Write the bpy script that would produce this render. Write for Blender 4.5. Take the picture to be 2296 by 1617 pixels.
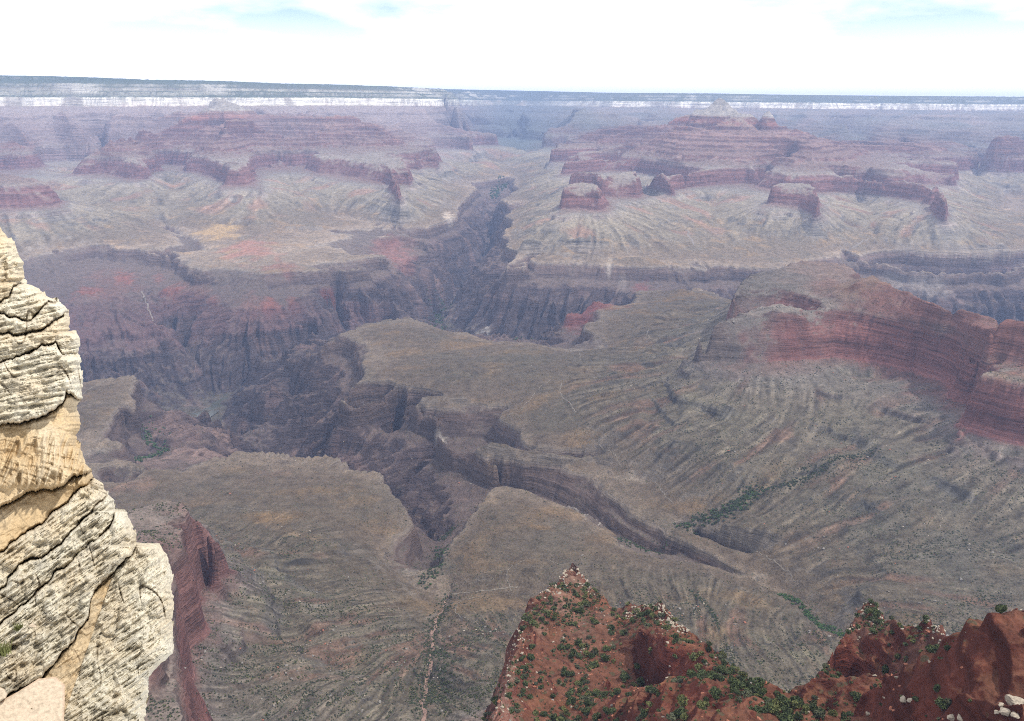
import bpy, math, random
import numpy as np
from mathutils import Vector, Matrix

for o in list(bpy.data.objects): bpy.data.objects.remove(o)
SC = bpy.context.scene
COL = SC.collection

# ------------------------------------------------------------------ camera, light, exposure
_p, _r = math.radians(17.8), math.radians(0.5)
_F = Vector((0, math.cos(_p), -math.sin(_p))); _U = Vector((0, math.sin(_p), math.cos(_p))); _R = Vector((1, 0, 0))
_Rc = _R*math.cos(_r) + _U*math.sin(_r); _Uc = _U*math.cos(_r) - _R*math.sin(_r)
cam = bpy.data.objects.new('camera', bpy.data.cameras.new('camera')); COL.objects.link(cam)
cam.matrix_world = Matrix(((_Rc.x, _Uc.x, -_F.x, 0), (_Rc.y, _Uc.y, -_F.y, 0), (_Rc.z, _Uc.z, -_F.z, 0), (0, 0, 0, 1)))
cam.data.sensor_width = 36.0
cam.data.lens = 36.0*1802.0/2296.0
cam.data.clip_start = 0.1; cam.data.clip_end = 90000.0
SC.camera = cam
SC.view_settings.view_transform = 'Standard'; SC.view_settings.look = 'None'
SC.view_settings.gamma = 1.0; SC.view_settings.exposure = 0.2
SC.cycles.use_denoising = False; SC.cycles.filter_width = 0.95
SC.cycles.max_bounces = 5; SC.cycles.diffuse_bounces = 3; SC.cycles.glossy_bounces = 2
SC.cycles.volume_bounces = 0; SC.cycles.transparent_max_bounces = 8

SUN_EL, SUN_AZ = math.radians(56), math.radians(106)      # azimuth clockwise from +Y (the view), so the sun stands to the right and a little behind
sd = bpy.data.lights.new('sun', 'SUN'); sd.energy = 3.3; sd.angle = math.radians(2.0); sd.color = (1.0, .95, .87)
sun = bpy.data.objects.new('sun', sd); COL.objects.link(sun)
_s = Vector((math.sin(SUN_AZ)*math.cos(SUN_EL), math.cos(SUN_AZ)*math.cos(SUN_EL), math.sin(SUN_EL)))
sun.rotation_euler = _s.to_track_quat('Z', 'Y').to_euler()

world = bpy.data.worlds.new('World'); SC.world = world; world.use_nodes = True
wn, wl = world.node_tree.nodes, world.node_tree.links
wn.clear()
def W(t, **k):
    n = wn.new(t)
    for a, b in k.items(): setattr(n, a, b)
    return n
sky = W('ShaderNodeTexSky', sky_type='NISHITA', sun_disc=False, sun_elevation=SUN_EL, sun_rotation=SUN_AZ, altitude=2100, air_density=1.0, dust_density=2.0)
bgs = W('ShaderNodeBackground'); bgs.inputs['Strength'].default_value = 0.15
wl.new(sky.outputs[0], bgs.inputs[0])
bgc = W('ShaderNodeBackground'); bgc.inputs['Color'].default_value = (1.0, 1.0, 1.0, 1); bgc.inputs['Strength'].default_value = 1.5
tc = W('ShaderNodeTexCoord'); mp = W('ShaderNodeMapping'); mp.inputs['Scale'].default_value = (1.0, 1.0, 3.5)
mp.inputs['Location'].default_value = (.35, .1, .0)
nz = W('ShaderNodeTexNoise'); nz.inputs['Scale'].default_value = 2.2; nz.inputs['Detail'].default_value = 7; nz.inputs['Roughness'].default_value = .55
rp = W('ShaderNodeValToRGB'); rp.color_ramp.elements[0].position = .38; rp.color_ramp.elements[1].position = .52
rp.color_ramp.elements[0].color = (.05, .05, .05, 1); rp.color_ramp.elements[1].color = (1, 1, 1, 1)
sx = W('ShaderNodeSeparateXYZ'); mr = W('ShaderNodeMapRange'); mr.inputs[1].default_value = .10; mr.inputs[2].default_value = .02; mr.inputs[3].default_value = 0; mr.inputs[4].default_value = 1
mx = W('ShaderNodeMath', operation='MAXIMUM')
ms = W('ShaderNodeMixShader'); wo = W('ShaderNodeOutputWorld')
wl.new(tc.outputs['Generated'], mp.inputs[0]); wl.new(mp.outputs[0], nz.inputs['Vector']); wl.new(nz.outputs['Fac'], rp.inputs[0])
wl.new(tc.outputs['Generated'], sx.inputs[0]); wl.new(sx.outputs[2], mr.inputs[0]); wl.new(rp.outputs[0], mx.inputs[0]); wl.new(mr.outputs[0], mx.inputs[1])
wl.new(mx.outputs[0], ms.inputs[0]); wl.new(bgs.outputs[0], ms.inputs[1]); wl.new(bgc.outputs[0], ms.inputs[2]); wl.new(ms.outputs[0], wo.inputs[0])

def tag(o, label=None, cat=None, group=None, kind=None):
    if label: o['label'] = label
    if cat: o['category'] = cat
    if group: o['group'] = group
    if kind: o['kind'] = kind
    return o
GRID = (1400, 3300)
# ------------------------------------------------------------------ survey of the canyon
# Units: metres. Origin = camera (on the rim). +Y = view direction, +X = right, Z up.
# Photo tracing space: 2296 x 1617; every traced contour has a known rock level, so a pixel
# gives a real place on the ground.
PW, PH, FOC = 2296.0, 1617.0, 1802.0
PITCH, ROLL = math.radians(17.8), math.radians(0.5)

def ray(x, y):
    a = (np.asarray(x, float) - PW/2)/FOC
    b = -(np.asarray(y, float) - PH/2)/FOC
    cr, sr = math.cos(ROLL), math.sin(ROLL)
    a, b = a*cr - b*sr, a*sr + b*cr      # undo the roll (horizon falls to the right)
    cp, sp = math.cos(PITCH), math.sin(PITCH)
    return np.stack([a, cp + b*sp, -sp + b*cp], -1)  # x, y, z

def dip(X, Y):
    return np.interp(Y, [5000, 6200, 12000], [0, 62, 200])

# terrace profile: smooth 's' height -> real height (cliffs are steep in s)
KN = [(600,600),(100,230),(85,190),(60,165),(52,130),(20,100),(12,60),(-20,10),(-30,-22),(-60,-38),(-68,-78),(-100,-95),(-108,-130),(-150,-160),(-166,-262),
      (-230,-305),(-300,-360),(-304,-392),(-334,-402),(-336,-414),(-362,-425),(-365,-444),(-385,-452),(-388,-470),(-430,-500),(-433,-520),(-460,-534),(-463,-550),(-495,-572),(-499,-600),(-520,-612),(-523,-624),(-560,-650),
      (-570,-700),(-574,-712),(-586,-790),(-596,-800),(-640,-822),(-643,-840),(-690,-862),(-693,-874),(-760,-895),(-763,-905),(-880,-955),(-960,-985),(-966,-1008),(-970,-1012),(-980,-1068),
      (-1040,-1095),(-1180,-1185),(-1185,-1215),(-1420,-1430),(-2000,-2000)]
KN = sorted(KN)
KS = np.array([k[0] for k in KN], float); KZ = np.array([k[1] for k in KN], float)
def Tz(s): return np.interp(s, KS, KZ)
def Ts(z): return np.interp(z, KZ, KS)
KEEP = (600,100,-60,-300,-560,-570,-586,-596,-960,-966,-980,-1040,-1180,-1185,-1420,-2000)
_k0 = [k for k in KN if k[0] in KEEP]
KS0 = np.array([k[0] for k in _k0], float); KZ0 = np.array([k[1] for k in _k0], float)
def Tz0(s): return np.interp(s, KS0, KZ0)

CROPS = dict(A=(0,112.1,.3418), B=(728.6,112.1,.3418), C=(1511,112.1,.3418), D=(0,504.5,.3466), E=(728.6,560.5,.3466),
             F=(1511,560.5,.3466), G=(0,1056.5,.3466), H=(728.6,1056.5,.3466), I=(1511,1056.5,.3466),
             P=(0,0,1.0), R=(1065,1233,.2929), S=(1679.4,1289,.2685))
def disp(c, p):
    ox, oy, k = CROPS[c]
    return p[0]*k + ox, p[1]*k + oy

LINES = []      # (name, array N x 3 of X, Y, s)
def at_level(x, y, level):
    d = ray(x, y); z = level
    for _ in range(12):
        t = z/d[2]
        z = level + float(dip(t*d[0], t*d[1]))
    return t*d[0], t*d[1], z
def L(level, c, pts, name=''):
    out = []
    for p in pts:
        lv = p[2] if len(p) > 2 else level
        X, Y, z = at_level(*disp(c, p), lv)
        out.append((X, Y, float(Ts(lv))))
    LINES.append((name, np.array(out)))
    return out
def Rg(c, pts, name=''):            # (x, y, range): height follows from the photo
    out = []
    for p in pts:
        d = ray(*disp(c, p)); k = p[2]/math.hypot(d[0], d[1])
        X, Y, z = d*k
        out.append((X, Y, float(Ts(z - dip(X, Y)))))
    LINES.append((name, np.array(out)))
    return out
def Hd(c, pts, name=''):            # hidden ground: (x, y for the azimuth, range, z)
    out = []
    for p in pts:
        d = ray(*disp(c, p)); k = p[2]/math.hypot(d[0], d[1])
        X, Y = d[0]*k, d[1]*k
        out.append((X, Y, float(Ts(p[3] - dip(X, Y)))))
    LINES.append((name, np.array(out)))
    return out
def shift(line, dr=0., dx=0., ds=0.):   # a neighbour of a traced edge: farther by dr, sideways by dx metres, lower by ds
    out = []
    for X, Y, s in line:
        r = math.hypot(X, Y); k = (r + dr)/r
        out.append((X*k + dx*Y/r, Y*k - dx*X/r, s - ds))
    LINES.append(('shift', np.array(out)))
    return out

CT, CF, HF, RT, RF, MF, TT, TF = -160., -262., -360., -655., -800., -860., -988., -1066.
# ---- far rim
Rg('P', [(-700,166,13500),(-300,168,13000),(0,170,12800),(200,176,12700),(480,181,12700),(620,187,13000),(760,190,13300),(900,194,13800),(1010,200,15500),(1060,204,19500),
         (1150,205,21000),(1330,208,19500),(1500,209,17200),(1700,212,17600),(2000,216,18500),(2296,217,19000),(2700,220,19500)], 'rim')
Rg('P', [(-700,174,29000),(0,176,29000),(480,188,29000),(900,203,29000),(1150,208,29000),(1500,213,29000),(2296,222,29000),(2700,224,29000)], 'plateau')
Rg('P', [(-700,186,12900),(0,187,12500),(200,190,12400),(480,191,12400),(620,195,12700),(760,198,13000),(900,201,13500),(1000,207,14600),(1060,211,18600),(1180,212,20000),(1330,213,18700),(1500,214,16700),(1700,217,17100),(2000,221,18000),(2296,222,18500)])
a = Rg('P', [(-700,211,12600),(0,217,12200),(100,217,12200),(160,209,12300),(230,215,12200),(290,210,12100),(400,208,12150),(480,210,12300),(600,214,12350),(720,215,12600),(880,214,13100),(960,213,13600),(1000,216,14200),(1040,222,18200),(1100,219,19300),(1190,221,19400),(1300,221,18300),(1330,227,16900),(1420,228,16600),(1500,227,16300),(1600,233,16700),(1850,237,16900),(2100,240,17600),(2296,242,18000),(2700,246,18000)], 'CT far')
a = Rg('P', [(-700,236,12480),(0,239,12080),(140,239,12050),(220,236,12050),(300,229,12000),(400,228,12030),(480,231,12150),(600,231,12200),(720,230,12480),(880,232,12980),(960,231,13450),(1000,232,14000),(1040,238,18000),(1190,234,19200),(1300,234,18100),(1330,241,16750),(1420,244,16450),(1500,244,16150),(1600,247,16500),(1850,252,16700),(2100,255,17400),(2296,257,17800),(2700,260,17800)], 'CF far')
Rg('P', [(-700,262,11400),(0,262,11300),(110,262,11300),(230,256,11100),(330,268,11300),(385,282,11500),(440,256,11400),(560,256,11500),(640,270,11700),(760,262,12000),(870,252,12400),(940,262,12800),(1010,265,13300)])
Rg('P', [(1060,262,16500),(1120,275,15500),(1180,290,14500),(1240,262,15300),(1330,262,14800),(1430,262,14500),(1760,262,15000),(1850,268,14500),(1960,266,15000),(2060,275,14500),(2150,262,14800),(2230,275,14600),(2296,262,14800),(2600,262,15000)])
Rg('P', [(1800,300,12800),(1900,290,12500),(1990,305,12600),(2080,310,12400),(2150,300,12300),(2240,300,12200),(2350,300,12200)])
Rg('P', [(1960,325,11200),(2020,348,9800),(2080,356,9300)])
Rg('P', [(0,292,10800),(60,288,10800),(140,293,10700),(250,270,11000)])
# far side canyon walls either side of the straight tributary
Rg('B', [(430,420,12000),(560,400,12300),(640,380,12500),(720,400,12500)])
L(RT, 'B', [(760,520),(860,520),(880,540),(960,500),(1040,520),(1070,590)])
L(RF, 'B', [(760,575),(860,605),(960,620),(1065,615)])
a = Rg('B', [(830,300,13900),(900,370,13400),(1000,430,13000),(1060,500,12600),(1100,565,12300),(1180,610,12050),(1245,650,11900)]); shift(a, dr=900, dx=60, ds=330)
a = Rg('B', [(1700,330,13600),(1600,430,13100),(1500,520,12600),(1400,600,12100),(1300,690,11200)]); shift(a, dr=800, dx=-60, ds=280)
Rg('B', [(960,330,19000),(1060,350,18500),(1130,430,17000),(1200,520,15500),(1260,610,14000),(1330,520,15200),(1420,420,16500),(1520,350,16800)]); Rg('B', [(1130,330,19200),(1200,400,18000),(1250,480,16800)]); Rg('B',[(1390,390,15800),(1400,470,15000)])
# tributary creek
Hd('B', [(1245,640,12400,-640),(1270,700,11700,-700),(1240,800,10500,-800),(1180,870,9700,-900),(1115,960,9000,-985),(1105,1000,8500,-1060),(1090,1080,7800,-1180),(1060,1180,7200,-1260),(1070,1260,6700,-1320),(1000,1350,6100,-1380)], 'creek')
L(-1418, 'P', [(1040,640),(1010,680),(985,710),(975,735)])
# ---- left massifs
L(RT, 'A', [(-300,690),(0,690),(120,685)]); L(RF, 'A', [(-300,800),(0,800),(100,790),(160,815)])
L(RT, 'A', [(180,680),(280,655),(400,655),(520,650),(650,640),(700,600)]); L(RF, 'A', [(200,755),(280,765),(400,760),(540,742),(590,715)])
Rg('A', [(0,600,9960),(100,590,9960)]); Rg('A',[(250,545,10730),(420,545,10850),(600,560,10620)])
L(RT, 'A', [(553,715),(650,710),(760,715),(860,735),(935,745),(1000,705),(1090,682)]); L(RF, 'A', [(545,848),(640,822),(760,835),(850,868),(930,862),(1000,815),(1085,755)])
Rg('A', [(670,650,9010),(760,655,8950),(920,655,8950),(1000,650,9070)])
Rg('A', [(690,610,9140),(780,600,9090),(900,610,9140)]); Rg('A', [(770,532,9400),(800,527,9400),(835,532,9400)]); Rg('A',[(900,545,9710),(960,530,9830)])
Hd('A', [(560,700,9450,-810),(640,640,9800,-800),(760,560,10050,-780),(880,560,10050,-740)]); Hd('A', [(575,712,9150,-556),(640,690,9400,-552)]); L(-880, 'A', [(480,905),(580,910)]); L(-880, 'A', [(830,955),(950,960),(1080,945)]); L(-890, 'A',[(1360,995),(1500,1000),(1620,1005),(1830,1000)])
L(-930, 'A', [(700,1040),(900,1080),(1100,1090)]); L(-940,'A',[(1330,1090),(1600,1120),(1800,1110),(2000,1060)])
L(-900, 'A', [(1100,870),(1240,980)]); L(-930, 'A', [(1240,985),(1180,1070)]); L(-880,'A',[(1900,880),(2000,990)])
L(RT, 'A', [(1130,672),(1200,690),(1350,710),(1480,745),(1490,775),(1560,780),(1615,745),(1640,695),(1700,680),(1800,680),(1900,675),(2000,672),(2090,700),(2250,715),(2296,720)])
L(RF, 'A', [(1115,785),(1200,800),(1350,830),(1450,870),(1455,925),(1560,935),(1650,930),(1725,935),(1690,860),(1660,790),(1750,770),(1900,765),(1990,790),(2100,830),(2200,840),(2296,840)])
Rg('A', [(1220,480,10260),(1350,492,10200),(1500,490,10150),(1700,490,10260),(1900,478,10260),(2050,480,10260),(2150,482,10260),(2296,477,10260)])
Rg('A', [(1200,560,9720),(1310,570,9600),(1600,565,9600),(1900,565,9720),(2230,560,9720)]); Rg('A',[(1300,610,9100),(1480,645,8770),(1700,620,9210),(2100,615,9320),(2230,620,9270)]); Rg('A',[(1490,730,7920),(1560,740,7870)])
Rg('A', [(1300,455,10340),(1400,400,10780),(1425,350,10940),(1425,320,11000),(1500,318,11060),(1530,360,11000),(1560,400,10840),(1650,450,10560)])
Rg('A', [(1430,400,10780),(1540,400,10840)]); Rg('A', [(1300,460,9800),(1440,330,10950)]); Rg('A', [(1660,470,9800),(1500,320,10950)]); Rg('A', [(1470,480,9500),(1470,315,10950)]); Rg('A', [(1460,310,11020),(1480,310,11020)])
Hd('A', [(1300,440,11300,-330),(1460,400,11300,-330),(1700,400,11300,-330)])
Rg('A', [(1850,460,11400),(1940,380,11700),(1990,345,11800),(2060,400,11700),(2160,450,11500)])
Rg('B', [(0,478,10260),(100,470,10260),(200,472,10260),(240,500,10150),(430,522,10030)]); Rg('B',[(60,560,9600),(250,545,9720),(440,570,9600)]); Rg('B',[(100,620,9210),(350,600,9440),(640,600,10510)])
L(RT, 'B', [(0,705),(150,705),(260,730),(400,742),(440,790),(495,865)]); L(RF, 'B', [(0,825),(150,858),(300,875),(420,888),(515,897)])
L(RT, 'B', [(190,690),(340,682),(500,690),(530,740),(560,775)]); L(RF, 'B', [(450,785),(585,785)])
L(RT, 'B', [(350,650),(560,650),(600,690),(650,640),(720,632),(740,690)]); L(RF, 'B', [(600,765),(650,752),(700,740),(790,735)])
L(-880, 'B', [(380,950),(480,955),(580,955)]); L(-940,'B',[(500,1050),(650,1060)]); L(-900,'B',[(640,850),(700,880)])
Rg('B',[(640,580,10480),(720,590,10370)]); L(-860,'B',[(880,640),(920,630)]); L(-870,'B',[(1000,700),(1100,740)])
# left edge butte
L(RT, 'A', [(-300,850),(0,848),(30,830),(100,845),(230,862),(320,880)]); L(RF, 'A', [(-300,1060),(0,1062),(150,1052),(350,1045),(450,1015),(440,985)])
L(-620,'A', [(-300,820),(0,822),(90,832),(200,845)]); Hd('A', [(-300,800,8300,-780),(100,815,8200,-800),(350,860,7900,-830),(480,930,7500,-880)])
L(-880,'A',[(200,1170),(420,1120),(600,1100)]); L(-960,'A',[(100,1330),(250,1290),(600,1240),(900,1230)])
# ---- tonto edge, north side, left
L(TT, 'B', [(890,785),(960,780),(1060,768),(1130,740)]); L(TT, 'B', [(740,895),(850,905),(855,865),(960,860),(1000,905),(950,945),(900,1000),(850,1070),(860,1095),(740,1140),(680,1165),(590,1160),(450,1150),(300,1130),(240,1105),(100,1105),(0,1085)])
L(TT, 'A', [(2296,1100),(2150,1090)])
L(TT, 'A', [(2200,1190),(2000,1195),(1800,1180),(1600,1180),(1450,1170),(1350,1180),(1280,1190),(1160,1160)])
L(-950, 'A', [(1400,1145),(1700,1150),(2100,1150)])
L(-1010,'A', [(1050,1160),(1300,1300),(1450,1210,-975),(1600,1240)]); L(-985,'A',[(900,1270),(1150,1330),(1300,1350),(1540,1360),(1700,1400),(2000,1420),(2200,1430)])
L(-1005,'B',[(0,1195),(200,1200),(400,1235),(520,1210),(640,1240),(690,1270)]); L(-1060,'B',[(690,1290),(560,1290),(400,1250)])
L(-980,'B',[(0,1330),(100,1345),(200,1350),(390,1340),(410,1350)]); L(-1040,'B',[(200,1390),(400,1365),(420,1375)])
L(TT, 'D', [(-300,250),(0,230),(160,214),(240,180),(300,170),(440,150),(560,130),(700,125),(760,150),(900,150),(960,170),(1060,185),(1130,205),(1150,250),(1200,262),(1290,300),(1350,270),(1450,265),(1560,280),(1700,308),(1900,295),(2120,290),(2264,300)])
L(TF, 'D', [(160,330),(300,310),(430,350),(480,250),(600,220),(700,225),(760,245),(900,240),(1000,240),(1110,255),(1150,330),(1320,375),(1500,415),(1650,478),(1900,465),(2130,415),(2160,350),(2264,340)])
L(TT, 'E', [(0,128),(170,128),(300,110)]); L(TF,'E',[(0,180),(170,178),(305,150)])
# wash of the red amphitheatre
L(-1100, 'D', [(1100,200,-1045),(1000,330,-1075),(920,430,-1110),(950,520,-1135),(975,600,-1165),(1000,655,-1185)], 'wash')
L(-1090,'D',[(560,330),(640,420)]); L(-1110,'D',[(600,520),(800,560)]); L(-1100,'D',[(1300,480),(1600,560),(1850,540)])
L(-1188, 'D', [(300,850),(520,838),(620,855),(770,795),(850,805),(960,775),(1060,775),(1105,720),(1080,690),(1000,658),(1060,648),(1170,655),(1300,660),(1450,685),(1600,715),(1750,695),(1900,645),(2030,690),(2110,590),(2264,570)])
L(-1195,'E',[(0,410),(60,390),(200,395),(330,380),(500,370),(540,400),(620,420)]) 
L(-1300, 'D', [(1130,700),(1200,800),(1250,860),(1330,900)])     # ravine
L(-1290, 'D', [(700,900),(800,1000)]); L(-1250,'D',[(1560,800),(1700,900),(1600,1000,-1400)]); L(-1240,'D',[(900,830),(960,960,-1300),(1130,1100,-1380)])
L(-1200,'D',[(1900,800),(2000,760)]); L(-1360,'E',[(100,520),(0,570)])
L(-1060,'E',[(300,200),(500,260,-1150),(620,300,-1260),(700,370,-1380)]); L(-1130,'E',[(330,250),(450,330)]); L(-1010,'E',[(560,140)])
L(-1100,'E',[(620,150),(760,200,-1250),(820,230,-1350)])
# ---- river
RIVER = L(-1430, 'P', [(2900,830),(2500,820),(2296,810),(1900,795),(1650,812),(1480,808),(1330,800),(1225,788),(1155,782),(1080,776),(1010,757),(985,740),(940,750),(880,775),(800,800),(700,826),(620,852),(560,877),(520,887),(492,902),(478,930),(440,955),(350,985),(200,1010),(-100,1020),(-600,1030)], 'river')
# ---- north side, right of the tributary
L(TT, 'B', [(1250,830),(1240,880),(1280,915),(1200,955),(1140,990),(1200,1010),(1320,990),(1335,1010),(1260,1040),(1180,1085),(1250,1130),(1180,1170),(1160,1210),(1215,1250),(1180,1290),(1270,1330),(1210,1400),(1190,1425),(1330,1422),(1315,1385),(1400,1372),(1600,1372),(1780,1402),(1815,1420)])
L(TF, 'E', [(1185,170),(1310,170),(1330,110),(1450,95),(1600,90),(1790,125)])
L(TT, 'E', [(1800,50),(1830,80),(1900,82),(2000,42),(2060,62),(2264,102)])
L(TT, 'F', [(0,100),(115,112),(130,62),(200,130),(250,105),(320,92),(400,112),(560,125),(690,120),(850,110)])
L(TT, 'C', [(1045,1325),(1150,1320),(1210,1350),(1260,1385),(1400,1402),(1550,1440),(1700,1460),(1850,1455),(1950,1432),(2100,1450),(2180,1462),(2260,1410),(2500,1420)])
L(TF, 'C', [(1080,1380),(1200,1430),(1300,1470)])
L(-1300,'E',[(800,380,-1400),(860,300,-1330),(900,260,-1250)]); Rg('E',[(1120,200,5080),(1080,300,5030),(1000,360,5050),(900,430,5200)])
Rg('E',[(1340,160,4950),(1420,280,4880),(1480,400,4780)]); Rg('E',[(1230,240,4960),(1260,380,4880),(1330,500,4760)]); Rg('E',[(1570,140,4960),(1600,250,4900),(1640,330,4820)]); Rg('E',[(1760,180,5000),(1800,260,4900),(1850,330,4830)]); Rg('F',[(60,180,5050),(120,230,4960)]) 
L(-1350,'E',[(950,510),(1040,520,-1380)])
L(-1200,'F',[(1500,230),(1700,260),(2000,240),(2264,230)])
# butte in front
L(RT+5, 'B', [(1560,905),(1590,885),(1640,875),(1700,870),(1780,882),(1805,915)]); L(RF, 'B', [(1495,1078),(1560,1072),(1640,1058),(1740,1062),(1860,1066),(1885,1040)])
Hd('B', [(1590,890,6420,-600),(1700,872,6450,-590),(1780,885,6420,-600)]); Hd('B', [(1590,880,6620,-740),(1700,872,6650,-740),(1780,880,6620,-740)]); Hd('B', [(1420,950,6900,-800),(1600,900,6900,-780),(1850,950,6900,-800)])
L(-868, 'B', [(1390,1132),(1430,1150),(1520,1165),(1650,1165),(1760,1150),(1900,1152),(1995,1140)])
L(-905,'B',[(1300,1250),(1500,1260),(1720,1230),(1900,1240),(2050,1230)]); L(-960,'B',[(1350,1350),(1600,1340),(1900,1360),(2150,1370)])
L(-930,'B',[(1280,1050),(1400,1020),(1450,960)]); L(-900,'B',[(1350,900),(1420,830),(1480,760)]); L(-950,'B',[(2100,1050),(2000,930)])
# big temple, right
L(RT, 'B', [(1480,650),(1530,630),(1640,632),(1780,640)]); L(RF,'B',[(1465,715),(1520,705)]); L(-690,'B',[(1580,700),(1700,690),(1790,690)])
L(RT, 'B', [(1540,722),(1620,717),(1800,700),(1880,690),(1960,670),(2150,665)]); L(RF, 'B', [(1512,835),(1590,800)]); L(-760,'B',[(1800,772),(1930,755)])
L(RT, 'B', [(1598,790),(1700,792),(1785,802),(1795,830)]); L(RF, 'B', [(1580,885),(1680,870),(1780,865)])
L(RT, 'B', [(1805,840),(1900,812),(2035,792),(2050,850),(2052,792),(2180,800),(2296,835)]); L(RF, 'B', [(1810,920),(1950,900),(2035,875),(2060,880),(2150,915),(2296,950)])
Rg('B', [(1690,575,11020),(1760,520,11240),(1900,505,11240),(2020,520,11020),(2050,560,10700)]); Rg('B',[(1650,600,10700),(1800,595,10590),(2100,590,9100)])
L(RT, 'C', [(0,805),(130,790),(300,775),(480,770),(640,790),(735,818)]); L(RF, 'C', [(10,905),(60,905),(300,892),(450,882),(550,890),(690,852),(740,835)])
L(RT, 'C', [(640,885),(700,872),(800,872),(900,882),(922,920),(940,965)]); L(RF, 'C', [(560,1040),(620,990),(780,972),(940,992),(1005,1050)])
L(RT, 'C', [(845,822),(1000,815),(1150,820),(1300,830),(1500,850),(1700,872),(1780,935),(1805,985)]); L(RF, 'C', [(940,900),(1100,908),(1250,905),(1400,962),(1550,988),(1700,995),(1815,1012)])
L(RT, 'C', [(1240,720),(1400,720),(1600,735),(1830,742),(1842,785)]); L(RF, 'C', [(1350,812),(1500,820),(1800,828),(1852,805)])
Rg('C', [(0,508,9140),(120,522,9030),(180,530,8980),(300,575,8640),(500,548,8860),(640,558,8810),(780,575,8750),(870,612,8640)]); Rg('C',[(900,620,9040),(1020,612,9100),(1080,640,8930)]); Rg('C',[(1120,640,9560),(1230,634,9560)])
Rg('C', [(0,625,8550),(200,655,8380),(450,645,8490),(700,658,8490),(960,682,8490)]); Rg('C',[(0,700,8210),(200,695,8150),(500,705,8150),(760,695,8150),(800,742,7920),(1000,738,7920),(1230,745,8040)])
Rg('C', [(1300,770,8090),(1500,800,7870)])
for _q in [(60,485,9800),(180,530,9450),(300,545,9200),(400,520,9350),(485,498,9600)]:
    Rg('C', [(310,318,10200),_q])
Rg('C', [(285,322,10200),(330,318,10200)]); Rg('C', [(150,385,10050),(270,405,9900),(385,385,10000)]); Rg('C',[(100,445,9900),(280,475,9650),(440,445,9800)])
for _q in [(520,500,9500),(570,515,9400),(620,525,9330),(690,508,9450),(760,560,9250)]:
    Rg('C', [(610,390,9750),_q])
Rg('C', [(565,440,9650),(610,450,9620),(655,440,9650)]); Rg('C', [(592,400,9740),(610,398,9735),(628,402,9740)]); Rg('C', [(560,470,9560),(610,485,9500),(670,470,9560)])
Hd('C', [(0,480,11800,-420),(200,450,11800,-420),(400,450,11700,-450),(620,500,11200,-500),(760,560,10800,-560),(950,640,10400,-600)]); Hd('C',[(540,520,10000,-330),(480,500,10000,-330)])
L(-880,'C',[(430,1095),(480,1122),(560,1128),(700,1125)]); L(-875,'C',[(920,1112),(1000,1108),(1090,1095)]); L(-885,'C',[(1690,1095),(1790,1095)]); L(-885,'C',[(1830,1095),(1930,1100)]); L(-870,'C',[(0,1030),(90,1025)])
L(-900,'C',[(200,1000),(300,1060),(200,1100)]); L(-935,'C',[(0,1180),(200,1180),(350,1150)]); L(-945,'C',[(500,1240),(800,1240),(1000,1250)]); L(-940,'C',[(1100,1150),(1300,1220),(1500,1260),(1800,1280),(2200,1280)]); L(-890,'C',[(1200,1010),(1300,1080)])
L(RT,'C',[(1815,655),(1920,668),(2060,692),(2085,668),(2240,680),(2296,662),(2500,660)]); L(RF,'C',[(1815,722),(1900,735),(2060,765),(2200,750),(2296,745),(2500,745)])
Rg('C',[(1800,560,10900),(1900,580,10700),(2100,600,10500),(2296,590,10700)]); L(-860,'C',[(1900,860),(2050,800),(2200,800),(2296,790)]); L(-900,'C',[(2000,900),(2296,880)]); L(TT,'C',[(2110,935),(2200,945),(2240,1010),(2170,1020),(2160,1070),(2296,1075)]); L(-960,'C',[(1950,1150),(2296,1200)])
# ---- south side: long plateau in the middle
P2 = L(TT, 'E', [(100,545),(140,560),(200,590),(280,605),(292,650),(250,690),(240,760),(262,812),(200,862),(110,925),(70,972),(150,985),(290,975),(385,935),(395,905),(480,885),(540,887),(512,960),(540,992),(650,1045),(690,1075),(740,1090)])
L(TT, 'E', [(100,545),(180,505),(250,480),(400,450),(500,437),(570,440),(640,465),(700,500),(820,535),(920,537),(1100,598),(1200,600),(1300,607),(1480,627),(1580,662),(1650,650),(1700,640),(1830,642)])
L(-1015,'E',[(60,545),(0,600)])
L(TT, 'E', [(740,1170),(770,1210),(800,1260),(900,1262),(940,1275),(1020,1345),(1100,1372),(1210,1352),(1300,1382),(1560,1392),(1700,1378),(1850,1425)])
L(TF, 'E', [(75,1040),(160,1020),(300,1020),(400,985)]); L(TF, 'E', [(1050,1400),(1150,1420),(1300,1450),(1560,1480),(1700,1470),(1800,1480)])
L(-1020,'E',[(560,1010),(640,1095),(800,1105),(950,1090),(1100,1080),(1150,1075)]); L(-1000,'E',[(830,1020),(950,1020),(1100,1050),(1160,1035)])
L(-1025,'E',[(1160,1085),(1040,1160,-1045),(900,1190,-1060)])
L(TT+8, 'E', [(1200,1080,-975),(1300,1000,-968),(1340,940,-960),(1450,860,-948)])
L(-972,'E',[(300,550),(600,520),(800,620),(1100,650)]); L(-972,'E',[(350,800),(450,800),(700,870)]); L(-958,'E',[(700,800),(1000,760),(1300,720)]); L(-965,'E',[(600,960),(900,950)])
L(-970,'E',[(1400,1100),(1500,1200),(1300,1300)]); L(-940,'E',[(1650,900),(1750,1050),(1900,1200)]); L(-915,'E',[(1900,830),(2000,950),(2150,1100)]); L(-962,'E',[(1050,1250),(1500,1330),(1850,1340)])
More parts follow.
